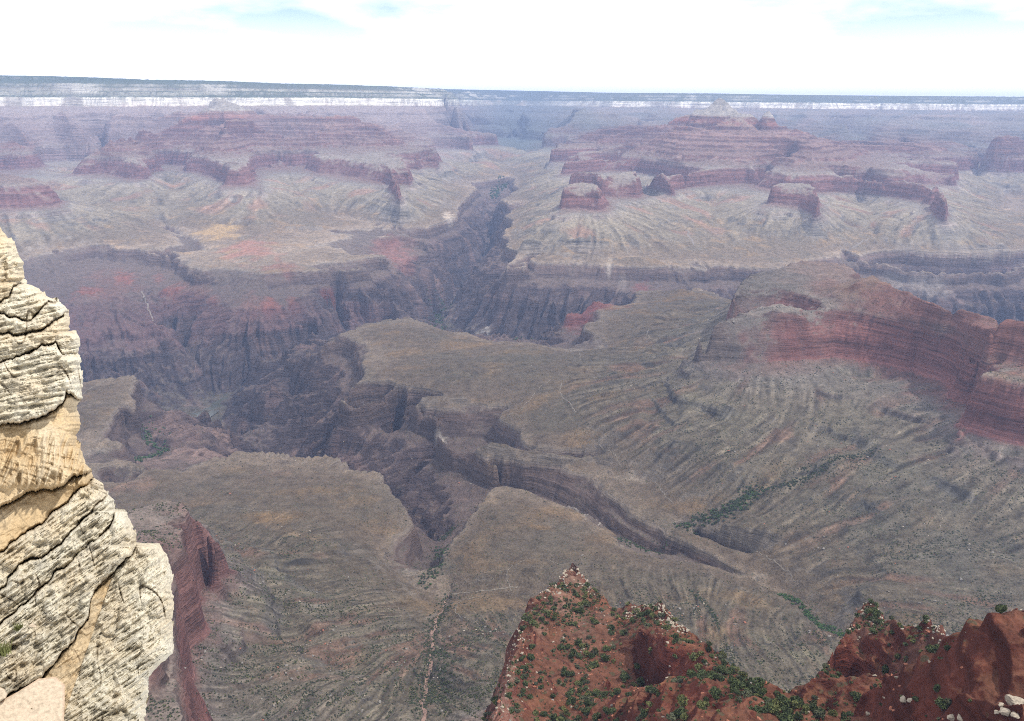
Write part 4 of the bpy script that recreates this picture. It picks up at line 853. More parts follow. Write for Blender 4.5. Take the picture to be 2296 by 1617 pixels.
    for k in range(1, NB+1):
        f = k/NB
        e = D[:, -1]*((t[:, -1] + 5.5*f**1.3)/np.linalg.norm(D[:, -1], axis=-1))[:, None]
        e = e + np.array([-1.0, 0, 0])*(.9*f + 1.2*f*f) + (fbm3(ys/20+k*.3, ys*0+k, 700, 3)*.10)[:, None]
        back.append(e)
    B = np.stack(back, 1)
    P = np.concatenate([P, B], 1)
    C_ = np.stack([warm, lich, soil], -1); C_ = np.concatenate([C_, np.repeat(C_[:, -1:], NB, 1)], 1)
    nv, nu = P.shape[:2]
    idx = np.arange(nv*nu).reshape(nv, nu)
    q = np.stack([idx[:-1,:-1], idx[1:,:-1], idx[1:,1:], idx[:-1,1:]], -1).reshape(-1, 4)
    # top cap so that the knob is closed
    return P.reshape(-1,3), q, C_.reshape(-1,3)
def np_mesh(name, co, quads, col=None, mat=None, smooth=True, k=4):
    me = bpy.data.meshes.new(name)
    co = np.asarray(co, np.float32); quads = np.asarray(quads, np.int32)
    me.vertices.add(len(co)); me.vertices.foreach_set('co', co.ravel())
    me.loops.add(quads.size); me.loops.foreach_set('vertex_index', quads.ravel())
    me.polygons.add(len(quads)); me.polygons.foreach_set('loop_start', np.arange(0, quads.size, k, dtype=np.int32))
    me.polygons.foreach_set('use_smooth', np.full(len(quads), smooth))
    if col is not None:
        ca = me.color_attributes.new('rock', 'FLOAT_COLOR', 'POINT')
        ca.data.foreach_set('color', np.concatenate([col, np.ones((len(col),1))], 1).astype(np.float32).ravel())
    me.update(calc_edges=True)
    if mat: me.materials.append(mat)
    return me
def link(name, me, parent=None):
    o = bpy.data.objects.new(name, me); COL.objects.link(o)
    if parent: o.parent = parent
    return o
_co, _q, _c = limestone()
cliff = link('limestone_cliff', np_mesh('limestone_cliff', _co, _q, _c, MAT_LIME))
tag(cliff, 'tall cream limestone cliff with tilted cracked ledges and grey lichen beside the lookout', 'cliff')

def slab(name, pts, t0, thick, label, seed, mat=None):
    """a loose block: outline on its upper face, real thickness below and behind"""
    P2 = np.array(pts, float); n_ = 46
    c = P2.mean(0)
    # resample the outline
    Q = np.concatenate([P2, P2[:1]]); L_ = np.concatenate([[0], np.cumsum(np.hypot(*np.diff(Q, axis=0).T))])
    tt = np.linspace(0, L_[-1], 161)[:-1]
    O = np.stack([np.interp(tt, L_, Q[:,0]), np.interp(tt, L_, Q[:,1])], 1)
    O += np.stack([perlin(tt/14, tt*0+1, seed), perlin(tt/14, tt*0+9, seed+1)], 1)*2.0
    rings = []; cols = []
    for i, f in enumerate(np.linspace(0.02, 1, 26)):
        R_ = c + (O-c)*f
        t = t0 + .04*sst(.9,1.,f) + .012*perlin(R_[:,0]/12, R_[:,1]/12, seed+5) + .02*perlin(R_[:,0]/40, R_[:,1]/40, seed+6) - (R_[:,1]-c[1])/400*.6
        D = ray(R_[:,0], R_[:,1]); rings.append(D*(t/np.linalg.norm(D, axis=-1))[:,None]); cols.append([.25 + .75*sst(.93,1,f), .15, 0])
    for i, f in enumerate(np.linspace(.15, 1, 8)):
        R_ = c + (O-c)*(1-.10*f)
        t = t0 + .05 + thick*f + .03*perlin(R_[:,0]/20, R_[:,1]/20+i*.4, seed+8) - (R_[:,1]-c[1])/400*.6
        D = ray(R_[:,0], R_[:,1]); rings.append(D*(t/np.linalg.norm(D, axis=-1))[:,None]); cols.append([.9, .1, .1])
    nr_, nc = len(rings), len(O)
    co = np.concatenate(rings); cl = np.repeat(np.array(cols, float), nc, 0)
    q = [(i*nc+j, i*nc+(j+1)%nc, (i+1)*nc+(j+1)%nc, (i+1)*nc+j) for i in range(nr_-1) for j in range(nc)]
    o = link(name, np_mesh(name, co, q, cl, mat or MAT_SLAB)); tag(o, label, 'rock')
    return o
slab('rock_slab', [(-60,1590),(0,1573),(45,1548),(86,1522),(125,1517),(145,1535),(146,1560),(143,1640),(143,1700),(-60,1700)], 10.3, .5, 'smooth pale pinkish slab lying at the foot of the lichen-covered ledges', 710)
slab('rock', [(-30,1545),(0,1541),(10,1545),(17,1556),(12,1566),(0,1570),(-30,1575)], 10.2, .25, 'small rounded pinkish stone just above the smooth pale slab', 730)
slab('rock', [(64,1402),(72,1398),(82,1402),(84,1406),(76,1408),(66,1406)], 11.5, .1, 'small white stone on the soil ledge beside the dark crack', 740)
# ------------------------------------------------------------------ water, washes, trails
def flatmat(name, col, rough=.95, noise_k=.5, scale=.3):
    m, n, l, b = newmat(name); b.inputs['Roughness'].default_value = rough; b.inputs['Specular IOR Level'].default_value = .1
    t = n.new('ShaderNodeTexNoise'); t.inputs['Scale'].default_value = scale; t.inputs['Detail'].default_value = 5
    g = n.new('ShaderNodeNewGeometry'); l.new(g.outputs['Position'], t.inputs['Vector'])
    r = n.new('ShaderNodeMapRange'); r.inputs[1].default_value = .3; r.inputs[2].default_value = .7; r.inputs[3].default_value = 1-noise_k; r.inputs[4].default_value = 1+noise_k
    l.new(t.outputs['Fac'], r.inputs[0])
    v = n.new('ShaderNodeVectorMath'); v.operation = 'SCALE'; v.inputs[0].default_value = col; l.new(r.outputs[0], v.inputs['Scale']); l.new(v.outputs[0], b.inputs['Base Color'])
    return m
MAT_WATER = flatmat('river water', (.05,.052,.038), .2, .2, .02); MAT_WATER.node_tree.nodes['Principled BSDF'].inputs['Specular IOR Level'].default_value = .5
MAT_SAND = flatmat('pale sand', (.20,.17,.145)); MAT_REDSAND = flatmat('reddish gravel', (.22,.14,.11), .95, .35, .2); MAT_TRAIL = flatmat('trail dust', (.15,.127,.10))
def ribbon(name, pts, width, mat, z=None, lift=.6, wob=.25, step=None, kind='structure', label=None, seed=1):
    P_ = np.array(pts, float)
    L_ = np.concatenate([[0], np.cumsum(np.hypot(*np.diff(P_[:, :2], axis=0).T))])
    n_ = max(8, int(L_[-1]/(step or width*.8)))
    t = np.linspace(0, L_[-1], n_); x = np.interp(t, L_, P_[:,0]); y = np.interp(t, L_, P_[:,1])
    k = np.ones(5)/5
    if n_ > 12: x[2:-2] = np.convolve(x, k, 'valid'); y[2:-2] = np.convolve(y, k, 'valid')
    x += perlin(t/(width*9), t*0+seed, seed)*width*1.3; y += perlin(t/(width*9), t*0+seed, seed+3)*width*1.3
    dx, dy = np.gradient(x), np.gradient(y); nn = np.hypot(dx, dy)+1e-9; dx, dy = dx/nn, dy/nn
    w = width*.5*(1 + wob*2*perlin(t/(width*3), t*0+3.3, seed+7))
    rows = []
    for f in (-1, -.33, .33, 1):
        xx, yy = x - dy*w*f, y + dx*w*f
        zz = np.full(n_, z) if z is not None else ground(xx, yy) + lift
        rows.append(np.stack([xx, yy, zz], 1))
    co = np.concatenate(rows); q = []
    for a in range(3):
        i = np.arange(n_-1); q.append(np.stack([a*n_+i, a*n_+i+1, (a+1)*n_+i+1, (a+1)*n_+i], 1))
    q = np.concatenate(q)[:, ::-1]
    o = link(name, np_mesh(name, co, q, None, mat)); tag(o, label, kind=kind)
    return o
ribbon('river', [(p[0], p[1]) for p in RIVER], 150, MAT_WATER, z=-1421.5, wob=.15, step=60, label='narrow murky green river at the bottom of the gorge')
def onland(c, pts):
    out = []
    for p in pts:
        h_ = cast(*disp(c, p))
        if h_ is not None: out.append(h_[:2])
    return out
WAYS = [
 ('wash','H',[(805,795),(780,860),(740,930),(705,1010),(690,1060),(700,1120),(680,1200),(690,1260),(665,1340),(650,1410),(632,1480),(640,1550),(628,1640)],5.5,MAT_REDSAND,'reddish gravel wash running down the middle of the bottom slope'),
 ('wash','H',[(1570,232),(1630,250),(1690,290),(1760,312),(1780,335),(1768,352)],5,MAT_SAND,'pale sandy wash behind the triangular plateau'),
 ('path','H',[(1205,780),(1195,745),(1175,700),(1180,650),(1220,610),(1290,580)],1.8,MAT_TRAIL,'faint curved trail on the triangular plateau'),
 ('path','H',[(1370,566),(1450,578),(1540,610)],1.8,MAT_TRAIL,'short straight trail near the red tip'),
 ('path','H',[(825,797),(930,787),(1100,767),(1250,752)],2.6,MAT_TRAIL,'pale trail along the foot of the triangular plateau'),
 ('path','H',[(845,905),(850,862),(900,832),(1000,815)],1.8,MAT_TRAIL,'hooked trail right of the gravel wash'),
 ('path','H',[(842,908),(880,950),(940,972),(1010,1000)],1.8,MAT_TRAIL,'lower branch of the hooked trail'),
 ('path','E',[(1530,862),(1520,920),(1560,970),(1600,1010),(1622,1050)],3.2,MAT_TRAIL,'thin pale trail across the long plateau'),
 ('path','E',[(1765,1240),(1790,1280),(1840,1300),(1880,1335),(1912,1395)],2.6,MAT_TRAIL,'trail nearing the plateau edge'),
 ('path','E',[(2122,1500),(2170,1550),(2200,1600),(2250,1640)],2.2,MAT_TRAIL,'trail on the slope right of the side canyon'),
 ('path','E',[(2092,520),(2080,550),(2105,582)],3.5,MAT_TRAIL,'short trail near the right end of the plateau'),
 ('path','E',[(1640,660),(1652,690),(1648,720)],3,MAT_TRAIL,'faint trail in the middle of the plateau'),
 ('wash','E',[(1180,1078),(1270,1040),(1320,980),(1380,905),(1460,840)],2.5,MAT_TRAIL,'dry pale wash cutting the long plateau'),
 ('path','I',[(320,362),(400,440),(500,512),(600,562),(680,612),(742,650),(785,725)],2,MAT_TRAIL,'long trail down the slope right of the small cliff'),
 ('path','D',[(530,1100),(600,1050),(680,1006),(770,986)],4,MAT_TRAIL,'pale trail across the small mesa top'),
 ('wash','D',[(915,430),(940,480),(955,540),(985,600),(998,650)],9,MAT_SAND,'dry creek bed in the red amphitheatre'),
 ('wash','C',[(80,1180),(112,1240),(130,1282)],14,MAT_SAND,'pale wash on the far bench'),
 ('wash','C',[(1150,1312),(1200,1282),(1272,1242)],13,MAT_SAND,'pale straight wash above the far gorge edge'),
 ('path','G',[(1300,255),(1450,232),(1600,252),(1750,262)],2,MAT_TRAIL,'faint trail on the left plateau'),
]
for i, (nm, c, pts, w_, mt, lb) in enumerate(WAYS):
    q_ = onland(c, pts)
    if len(q_) > 1: ribbon(nm, q_, w_, mt, label=lb, seed=20+i, lift=.5)

# ------------------------------------------------------------------ plants
AEL = Z/RR; VIS = AEL >= np.maximum.accumulate(np.concatenate([AEL[:1]-1, AEL[:-1]], 0), 0) - .0015
def project(x, y, z):
    fy = y*math.cos(PITCH) - z*math.sin(PITCH); u_ = y*math.sin(PITCH) + z*math.cos(PITCH)
    a, b = x/fy, u_/fy; cr, sr = math.cos(ROLL), math.sin(ROLL)
    a, b = a*cr + b*sr, -a*sr + b*cr
    return PW/2 + a*FOC, PH/2 - b*FOC
def lookup(F, x, y):
    iu = np.clip(np.round((np.arctan2(x, y)-AZ0)/DU).astype(int), 0, NU-1); iv = np.clip(np.round((np.log(np.hypot(x, y))-V0)/DV).astype(int), 0, NV-1)
    return F[iv, iu]
RS = np.random.RandomState(11)
def leafball(n, seed, flatn=.75, size=.26, trunk=False):
    """many small leaf tufts through the volume of an uneven crown; returns co, tris (unit radius, resting on z=0)"""
    r = np.random.RandomState(seed)
    d = r.normal(size=(n, 3)); d /= np.linalg.norm(d, axis=1)[:, None]
    lob = r.normal(size=(5, 3)); lob[:,2] = np.abs(lob[:,2])*.8; lob /= np.linalg.norm(lob, axis=1)[:, None]
    rad = (.30 + .75*np.clip((d@lob.T).max(1), 0, 1)**1.6)*r.uniform(.45, 1, n)**.5
    c = d*rad[:, None]; c[:, 2] = c[:, 2]*flatn + flatn*.78
    a = r.normal(size=(n, 3)); a /= np.linalg.norm(a, axis=1)[:, None]
    b = np.cross(a, r.normal(size=(n, 3))); b /= np.linalg.norm(b, axis=1)[:, None]
    s_ = size*r.uniform(.6, 1.3, n)[:, None]
    co = np.stack([c + a*s_, c - a*s_*.5 + b*s_*.8, c - a*s_*.5 - b*s_*.8], 1).reshape(-1, 3)
    return co.astype(np.float32), np.arange(3*n).reshape(-1, 3)
def leafmat(name, c0, c1):
    m, n, l, b = newmat(name); b.inputs['Roughness'].default_value = .8; b.inputs['Specular IOR Level'].default_value = .2
    g = n.new('ShaderNodeNewGeometry'); t = n.new('ShaderNodeTexNoise'); t.inputs['Scale'].default_value = .45; t.inputs['Detail'].default_value = 4
    l.new(g.outputs['Position'], t.inputs['Vector'])
    r = n.new('ShaderNodeValToRGB'); r.color_ramp.elements[0].position = .35; r.color_ramp.elements[1].position = .68
    r.color_ramp.elements[0].color = (*c0, 1); r.color_ramp.elements[1].color = (*c1, 1); l.new(t.outputs['Fac'], r.inputs[0]); l.new(r.outputs[0], b.inputs['Base Color'])
    return m
MAT_JUN = leafmat('juniper leaves', (.028,.042,.018), (.085,.105,.040)); MAT_SCRUB = leafmat('scrub leaves', (.045,.052,.030), (.10,.105,.06))
MAT_OLIVE = leafmat('olive leaves', (.07,.08,.03), (.16,.165,.06)); MAT_RIP = leafmat('creekside leaves', (.035,.075,.022), (.10,.17,.045)); MAT_BARK = flatmat('bark', (.10,.075,.055), .9, .3, 2)
def tri_mesh(name, co, tri, mat): return np_mesh(name, co, tri, None, mat, False, 3)
CROWNS = [tri_mesh('crown', *leafball(420, 40+i, [.8,.7,.95,.75,.6][i], .17), [MAT_JUN, MAT_JUN, MAT_JUN, MAT_OLIVE, MAT_SCRUB][i]) for i in range(5)]
def trunk_mesh():
    bm = []; tr = []
    for k in range(3):
        a = k*2.2; base = np.array([.05*math.cos(a), .05*math.sin(a), -.15]); tip = np.array([.38*math.cos(a), .38*math.sin(a), .62+.1*k])
        for i in range(5):
            f = i/4; c = base*(1-f)+tip*f + np.array([0,0,.06*math.sin(f*3)]); rr_ = .075*(1-.7*f)
            for j in range(5):
                bm.append(c + rr_*np.array([math.cos(j*1.2566), math.sin(j*1.2566), 0]))
        o = k*25
        for i in range(4):
            for j in range(5):
                a_, b_, c_, d_ = o+i*5+j, o+i*5+(j+1)%5, o+(i+1)*5+(j+1)%5, o+(i+1)*5+j
                tr += [(a_, b_, c_), (a_, c_, d_)]
    return tri_mesh('trunk', np.array(bm), np.array(tr), MAT_BARK)
TRUNK = trunk_mesh()
# candidates on the near red ground
nC = 110000
cr_ = np.sqrt(RS.uniform(170**2, 760**2, nC)); ca = RS.uniform(-.08, .62, nC)
cx, cy = cr_*np.sin(ca), cr_*np.cos(ca); cz = ground(cx, cy); cs = lookup(slope, cx, cy); cv = lookup(VIS, cx, cy)
u_, v_ = project(cx, cy, cz)
dens = sst(-.35, .45, perlin(cx/34, cy/34, 800) + .7*perlin(cx/11, cy/11, 801))
zone_ok = lookup(np.pad(reg, ((0,1),(0,1)), mode='edge'), cx, cy) == 8
keep = cv & zone_ok & (cs < 1.9) & (RS.rand(nC) < (dens**1.7*.62+.05)*np.where(ca > .30, 1.0, .55)) & (u_ > 1080) & (u_ < 2340) & (v_ < 1660)
idx = np.where(keep)[0]
rad = np.where(RS.rand(nC) < .22, RS.uniform(1.3, 2.5, nC), RS.uniform(.3, .95, nC))
ang_size = rad/np.hypot(cr_, cz)
onscr = (u_ < 2296)&(v_ < 1617)
order = idx[np.argsort(-ang_size[idx]*onscr[idx])]
def zone_of(u, v):
    if u < 1420 and v < 1350: return 'the tip of the pointed red ridge', 'bushes on the ridge tip'
    if u < 1400: return 'the left slope of the pointed red ridge', 'bushes on the left ridge slope'
    if u < 1560 and v < 1440: return 'the knob of cream boulders behind the red fin', 'bushes on the boulder knob'
    if u < 1590: return 'the jagged dark red fin', 'bushes on the red fin'
    if u < 1790: return 'the orange slope right of the red fin', 'bushes on the orange slope'
    if u < 2020: return 'the rounded spur right of the gully', 'bushes on the rounded spur'
    if u < 2180: return 'the saddle between spur and dark crag', 'bushes on the saddle'
    return 'the dark crag at the right edge', 'bushes on the right-hand crag'
KINDS_ = ['dense dark green juniper bush', 'broad dark green juniper bush', 'tall dark green juniper bush', 'yellow-green rounded bush', 'low grey-green scrub bush']
for j, i in enumerate(order[:290]):
    k = RS.choice(5, p=[.27,.23,.18,.14,.18])
    zl_, gr = zone_of(u_[i], v_[i])
    sz = 'large' if ang_size[i] > .0052 else 'small'
    e = bpy.data.objects.new('juniper_bush' if k < 3 else 'desert_bush', None); COL.objects.link(e)
    e.location = (cx[i], cy[i], cz[i]-.1); e.rotation_euler = (0, 0, RS.uniform(0, 6.28)); s_ = rad[i]; e.scale = (s_*RS.uniform(.75,1.4), s_*RS.uniform(.75,1.3), s_*RS.uniform(.65,1.25))
    e.empty_display_size = .1
    tag(e, f'{sz} {KINDS_[k]} on {zl_}', 'bush', gr)
    c = bpy.data.objects.new('crown', CROWNS[k]); COL.objects.link(c); c.parent = e
    t = bpy.data.objects.new('trunk', TRUNK); COL.objects.link(t); t.parent = e
def scatter(name, protos, x, y, z, r, mats, label=None, kind='stuff', sink=.1):
    """every plant or stone of a mass, gathered in one mesh"""
    cos, trs, off = [], [], 0
    pick = RS.randint(0, len(protos), len(x)); th = RS.uniform(0, 6.28, len(x)); mid = []
    for k, (co, tr) in enumerate(protos):
        m = pick == k; n_ = m.sum()
        if not n_: continue
        c_, s_ = np.cos(th[m])[:, None], np.sin(th[m])[:, None]
        q = np.stack([(co[None,:,0]*c_ - co[None,:,1]*s_)*r[m][:,None] + x[m][:,None], (co[None,:,0]*s_ + co[None,:,1]*c_)*r[m][:,None] + y[m][:,None], co[None,:,2]*r[m][:,None] + (z[m]-sink*r[m])[:,None]], -1)
        cos.append(q.reshape(-1,3)); trs.append((tr[None] + (np.arange(n_)*len(co))[:,None,None]).reshape(-1,3)+off); off += n_*len(co)
        mid.append(np.full(n_*len(tr), k % len(mats)))
    if not cos: return None
    me = np_mesh(name, np.concatenate(cos), np.concatenate(trs), None, None, False, 3)
    for m_ in mats: me.materials.append(m_)
    me.polygons.foreach_set('material_index', np.concatenate(mid).astype(np.int32))
    o = link(name, me); tag(o, label, kind=kind); return o
mid_p = [leafball(70, 60+i, .75, .34) for i in range(4)]
rest = order[290:]
scatter('desert_scrub', mid_p, cx[rest], cy[rest], cz[rest], rad[rest], [MAT_JUN, MAT_SCRUB, MAT_OLIVE, MAT_JUN], 'countless smaller bushes over the near red ridge')
# dots of scrub over the slopes farther down
lo_p = [leafball(9, 80+i, .7, .75) for i in range(5)]
nC = 260000
fr = np.exp(RS.uniform(math.log(780), math.log(3600), nC)); fa = RS.uniform(-.62, .70, nC)
fx, fy_ = fr*np.sin(fa), fr*np.cos(fa); fz = ground(fx, fy_); fv = lookup(VIS, fx, fy_); fs = lookup(slope, fx, fy_); fh = lookup(H, fx, fy_)
dn = sst(-.2, .7, perlin(fx/120, fy_/120, 810) + .8*perlin(fx/30, fy_/30, 811) + .5*lookup(G2, fx, fy_)*sst(.1,.3,fs))
w_ = .10 + 1.1*sst(-955,-880,fh)*(1-sst(-640,-600,fh)) + .9*sst(-560,-500,fh) + .25*sst(-1000,-1040,fh)
w_ = w_*np.where(fs > 1.0, .12, 1)*sst(3600, 1200, fr)
kp = fv & (RS.rand(nC) < dn*w_*.75) ; 
fu, fv2 = project(fx, fy_, fz); kp &= (fu > -60)&(fu < 2360)&(fv2 < 1680)
i_ = np.where(kp)[0]; print('scrub', len(i_))
scatter('desert_scrub', lo_p, fx[i_], fy_[i_], fz[i_], RS.uniform(.5, 1.25, len(i_))*(1+fr[i_]/3500), [MAT_SCRUB, MAT_JUN, MAT_SCRUB, MAT_OLIVE, MAT_SCRUB], 'dark dots of scrub over the grey-brown slopes and benches')
# green strips along the creeks
def strip(c, pts, width, n, r0, r1, label, mats=None, name='creekside_trees'):
    P_ = np.array(onland(c, pts)); 
    if len(P_) < 2: return
    L_ = np.concatenate([[0], np.cumsum(np.hypot(*np.diff(P_, axis=0).T))]); t = RS.uniform(0, L_[-1], n)
    x = np.interp(t, L_, P_[:,0]) + RS.normal(size=n)*width*.5; y = np.interp(t, L_, P_[:,1]) + RS.normal(size=n)*width*.5
    scatter(name, mid_p, x, y, ground(x, y), RS.uniform(r0, r1, n), mats or [MAT_RIP, MAT_JUN, MAT_RIP, MAT_RIP], label)
strip('I', [(60,350),(180,305),(330,270),(430,200),(540,125)], 22, 420, 1.6, 4.2, 'dark green thicket along the wash below the red mesa', [MAT_JUN, MAT_JUN, MAT_RIP, MAT_JUN])
strip('I', [(540,125),(640,110),(740,95),(860,50),(1000,-20)], 14, 170, 1.2, 3, 'thinning dark shrubs up the wash', [MAT_JUN, MAT_SCRUB, MAT_JUN, MAT_JUN])
strip('F', [(860,1450),(1000,1380),(1150,1340),(1300,1290)], 20, 160, 1.3, 3.2, 'dark shrubs at the head of the wash', [MAT_JUN, MAT_SCRUB, MAT_JUN, MAT_JUN])
strip('I', [(690,800),(780,835),(850,905),(920,980),(1000,1030),(1080,1070)], 13, 420, 1.2, 3.4, 'bright green trees along the lower right creek')
strip('D', [(1140,1340),(1050,1325),(965,1345),(945,1400),(1000,1445),(1080,1440),(1050,1480),(960,1505),(890,1530)], 16, 420, 2, 5, 'green loop of creekside trees below the little mesa')
strip('E', [(790,370),(720,420),(690,470),(760,510)], 60, 260, 4, 9, 'green delta where the side creek meets the river')
strip('E', [(1235,590),(1300,570),(1390,555)], 20, 60, 4, 8, 'green bank beside the river')
strip('B', [(1180,870),(1130,930),(1105,975)], 60, 120, 7, 14, 'faint green creek floor in the straight side canyon')
strip('H', [(750,450),(790,420),(850,350)], 12, 90, 1.2, 3, 'dark shrubs in the head of the side canyon', [MAT_JUN, MAT_SCRUB, MAT_JUN, MAT_JUN])
strip('H', [(640,740),(700,650),(760,560),(740,500)], 22, 260, 1.2, 3.2, 'dark green brush on the shaded canyon floor', [MAT_JUN, MAT_SCRUB, MAT_RIP, MAT_JUN])
for pts_ in ([(800,810),(770,900),(720,980),(690,1060)], [(690,1060),(670,1200),(640,1330),(600,1480),(590,1600)], [(740,1150),(790,1300),(700,1500)]):
    strip('H', pts_, 22, 230, .9, 2.3, 'dark shrubs beside the gravel wash', [MAT_JUN, MAT_SCRUB, MAT_JUN, MAT_JUN])
strip('H', [(1900,440),(2050,500),(2200,520)], 22, 160, 1.2, 2.8, 'green brush in the side canyon right of the triangular plateau', [MAT_JUN, MAT_RIP, MAT_SCRUB, MAT_JUN])
strip('I', [(100,760),(200,860),(260,930),(290,1020)], 8, 120, .9, 2.2, 'dark shrubs lining a gully on the lower plateau', [MAT_JUN, MAT_SCRUB, MAT_JUN, MAT_JUN])

# ------------------------------------------------------------------ boulders
def rock(seed, n=3):
    """a broken block: sphere grid cut by random planes"""
    r = np.random.RandomState(seed); nu_, nv_ = 14, 9
    a = np.linspace(0, 2*math.pi, nu_, endpoint=False); b = np.linspace(-math.pi/2, math.pi/2, nv_)
    A, B = np.meshgrid(a, b); d = np.stack([np.cos(A)*np.cos(B), np.sin(A)*np.cos(B), np.sin(B)], -1).reshape(-1,3)
    nrm = r.normal(size=(8, 3)); nrm /= np.linalg.norm(nrm, axis=1)[:,None]; off = r.uniform(.4, .85, 8)
    k = (d@nrm.T); t = np.where(k > .05, off/np.maximum(k, .05), 9).min(1); t = np.minimum(t, 1.15)
    co = d*t[:,None]*np.array([1, r.uniform(.65,1), r.uniform(.5,.85)]); co[:,2] += .35
    tr = []
    for i in range(nv_-1):
        for j in range(nu_):
            p, q, s_, w = i*nu_+j, i*nu_+(j+1)%nu_, (i+1)*nu_+(j+1)%nu_, (i+1)*nu_+j
            if i > 0: tr.append((p, q, s_))
            if i < nv_-2: tr.append((p, s_, w))
            elif i == nv_-2: tr.append((p, q, w)) if i == 0 else None
    return co.astype(np.float32), np.array(tr)
ROCKP = [rock(900+i) for i in range(6)]
MAT_PALE = flatmat('pale boulder', (.31,.262,.205), .9, .3, 1.5); MAT_REDR = flatmat('red boulder', (.27,.11,.07), .9, .35, 1.5); MAT_GREY = flatmat('grey boulder', (.20,.18,.158), .9, .35, .6)
nC = 9000
rr2 = np.sqrt(RS.uniform(170**2, 740**2, nC)); ra = RS.uniform(-.08, .62, nC); rx, ry_ = rr2*np.sin(ra), rr2*np.cos(ra); rz = ground(rx, ry_)
ru, rv = project(rx, ry_, rz); ok = lookup(VIS, rx, ry_) & (lookup(np.pad(reg, ((0,1),(0,1)), mode='edge'), rx, ry_) == 8) & (RS.rand(nC) < .15+.85*sst(0,.6,perlin(rx/20, ry_/20, 820)))
def near_line(u, v, pts, w):
    best = np.full(u.shape, 1e9)
    for (x0, y0), (x1, y1) in zip(pts[:-1], pts[1:]):
        t = np.clip(((u-x0)*(x1-x0)+(v-y0)*(y1-y0))/((x1-x0)**2+(y1-y0)**2), 0, 1)
        best = np.minimum(best, np.hypot(u-x0-t*(x1-x0), v-y0-t*(y1-y0)))
    return best < w
i_ = np.where(ok)[0]
scatter('rubble', ROCKP, rx[i_], ry_[i_], rz[i_], RS.uniform(.2, .85, len(i_))**1.3*1.4, [MAT_REDR, MAT_REDR, MAT_GREY, MAT_REDR, MAT_REDR, MAT_PALE], 'loose red and grey stones over the near ridge')
# cream blocks on the crests: seeded along the crest lines in plan
def crest_rocks(line, n, w, r0, r1, label):
    P_ = np.array([(p[0], p[1]) for p in line]); L_ = np.concatenate([[0], np.cumsum(np.hypot(*np.diff(P_, axis=0).T))]); t = RS.uniform(0, L_[-1], n)
    x = np.interp(t, L_, P_[:,0]) + RS.normal(size=n)*w; y = np.interp(t, L_, P_[:,1]) + RS.normal(size=n)*w - w*.6
    scatter('rubble', ROCKP, x, y, ground(x, y), RS.uniform(r0, r1, n), [MAT_PALE, MAT_PALE, MAT_GREY, MAT_PALE], label, sink=.3)
crest_rocks(e1[7:]+e2[:4], 260, 5, .4, 1.7, 'grey and cream blocks capping the pointed ridge tip')
crest_rocks(e2[6:12], 330, 3.5, .35, 1.3, 'cream blocks along the crest behind the red fin')
crest_rocks(e3[4:9], 120, 4, .4, 1.3, 'cream blocks along the rounded spur'); crest_rocks(e3[10:14], 60, 3, .4, 1.2, 'cream blocks on the middle spur'); crest_rocks(e1[:7], 120, 4, .3, 1.2, 'cream blocks along the left edge of the ridge'); crest_rocks(e3[17:], 60, 3, .3, 1.1, 'cream blocks on the right-hand crag')
RK = [tri_mesh('boulder', co, tr, MAT_PALE) for co, tr in ROCKP]
for j, (c, p, r_, lb) in enumerate([('S',(1680,1205),2.2,'large cream boulder at the bottom edge, left one of a close pair'),('S',(1765,1212),1.6,'rounded cream boulder at the bottom edge, right one of a close pair'),
        ('S',(2065,1160),1.5,'tall cream boulder among dark bushes in the bottom right corner'),('S',(2140,1150),1.6,'leaning cream boulder between two others in the bottom right corner'),('S',(2235,1185),1.9,'wide cream boulder near the right edge at the bottom'),
        ('S',(2230,1080),3.0,'big flat grey-white boulder at the right edge'),('S',(1295,1055),1.9,'cream boulder on the orange slope, left one of two'),('S',(1345,1050),1.4,'smaller cream boulder on the orange slope, right one of two'),
        ('S',(2110,1085),1.2,'small grey boulder above the bottom right boulders'),('S',(1000,1170),1.3,'cream boulder at the bottom of the saddle, left part'),('S',(2250,275),1.6,'round pale boulder on top of the right-hand crag'),
        ('S',(1045,850),1.0,'small white boulder low on the rounded spur'),('R',(735,1210),1.1,'white boulder low on the left slope of the pointed ridge'),('R',(655,1030),.8,'small white boulder halfway down the left ridge slope'),
        ('R',(770,805),1.0,'pale boulder in the middle of the ridge slope'),('R',(825,765),1.3,'upright white boulder in the middle of the ridge slope'),('R',(830,720),.8,'small white boulder above the upright one')]):
    h_ = cast(*disp(c, p))
    if h_ is None or h_[3] > 900: continue
    o = link('boulder', RK[j % 6]); o.location = (h_[0], h_[1], h_[2]-.2*r_); o.scale = (r_,)*3; o.rotation_euler = (0, 0, j*1.7)
    tag(o, lb, 'boulder', 'pale boulders on the red ridge')
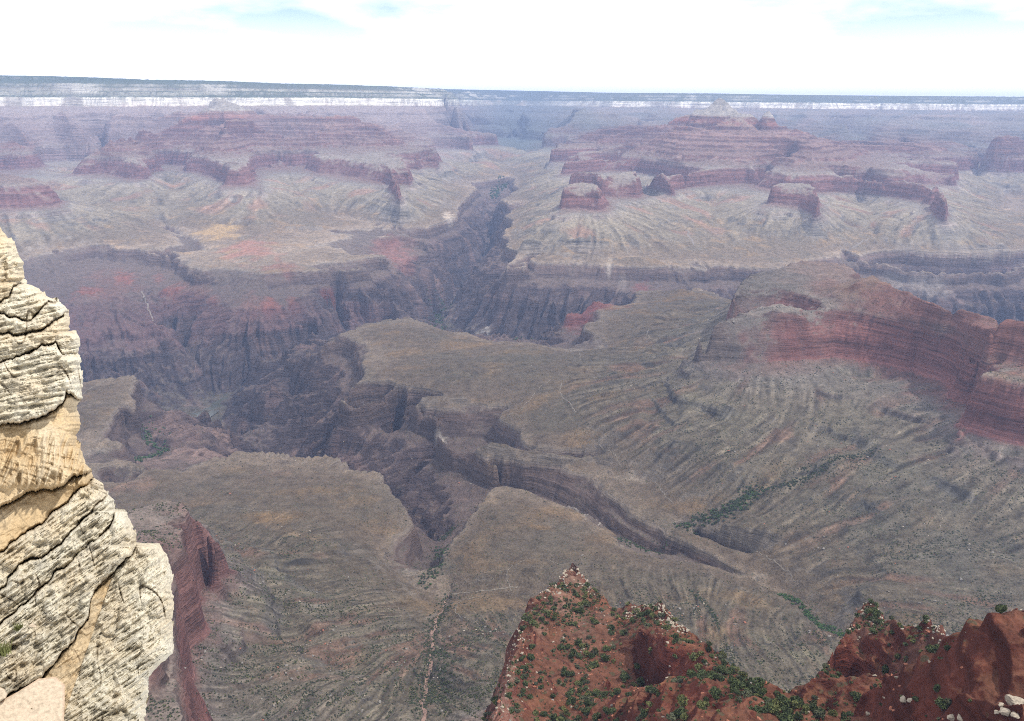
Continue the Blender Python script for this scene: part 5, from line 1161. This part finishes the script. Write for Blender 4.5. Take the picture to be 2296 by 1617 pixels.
# fallen stones farther down
nC = 60000
fr = np.exp(RS.uniform(math.log(800), math.log(3300), nC)); fa = RS.uniform(-.6, .68, nC); fx, fy_ = fr*np.sin(fa), fr*np.cos(fa); fz = ground(fx, fy_); fh = lookup(H, fx, fy_)
kp = lookup(VIS, fx, fy_) & (RS.rand(nC) < .25*sst(0,.7,perlin(fx/90, fy_/90, 830)+.5*perlin(fx/25,fy_/25,831))*(sst(-960,-900,fh)*(1-sst(-700,-650,fh)) + .35*sst(-1050,-1100,fh)+.08))
i_ = np.where(kp)[0]; print('stones', len(i_))
scatter('rubble', ROCKP, fx[i_], fy_[i_], fz[i_], (.35+RS.rand(len(i_))**3*2.2)*(1+fr[i_]/4000), [MAT_GREY, MAT_GREY, MAT_PALE, MAT_GREY, MAT_REDR, MAT_GREY], 'fallen grey stones over the talus slopes')
# little tufts growing in the cliff ledges
def tuft(px_, py_, t, s_, label, seed):
    r = np.random.RandomState(seed); n_ = 90
    D = ray(px_, py_); b0 = D/np.linalg.norm(D)*t
    a = r.uniform(0, 6.28, n_); lean = r.uniform(.1, .9, n_); h_ = r.uniform(.5, 1, n_)*s_
    tip = np.stack([np.cos(a)*lean, np.sin(a)*lean, np.ones(n_)], 1)*h_[:,None]; side = np.stack([-np.sin(a), np.cos(a), 0*a], 1)*s_*.05
    root = r.normal(size=(n_,3))*s_*.18; root[:,2] = 0
    co = np.stack([root+side, root-side, root+tip], 1).reshape(-1,3) + b0
    o = link('grass_tuft', tri_mesh('grass_tuft', co, np.arange(3*n_).reshape(-1,3), MAT_OLIVE)); tag(o, label, 'grass tuft')
tuft(186, 1250, 12.55, .09, 'tiny green tuft in a crack above the big pale block', 1)
tuft(8, 1466, 11.7, .16, 'green tuft at the left edge on the soil ledge', 2)
tuft(42, 1412, 11.9, .10, 'small dry tuft on the soil ledge', 3)
# ------------------------------------------------------------------ the air
def make_haze():
    me = bpy.data.meshes.new('haze')
    x0, x1, y0, y1, z0, z1 = -30000, 30000, -400, 31000, -1460, 420
    v = [(x, y, z) for z in (z0, z1) for y in (y0, y1) for x in (x0, x1)]
    f = [(0,2,3,1),(4,5,7,6),(0,1,5,4),(2,6,7,3),(0,4,6,2),(1,3,7,5)]
    me.from_pydata(v, [], f); me.update()
    o = bpy.data.objects.new('haze', me); COL.objects.link(o); tag(o, kind='stuff')
    m = bpy.data.materials.new('haze'); m.use_nodes = True; nn = m.node_tree.nodes; nn.clear()
    out = nn.new('ShaderNodeOutputMaterial'); pv = nn.new('ShaderNodeVolumePrincipled')
    pv.inputs['Color'].default_value = (.46, .61, 1.0, 1); pv.inputs['Density'].default_value = HAZE
    pv.inputs['Anisotropy'].default_value = 0.0
    m.node_tree.links.new(pv.outputs[0], out.inputs['Volume'])
    me.materials.append(m)
HAZE = 3.9e-5
make_haze()
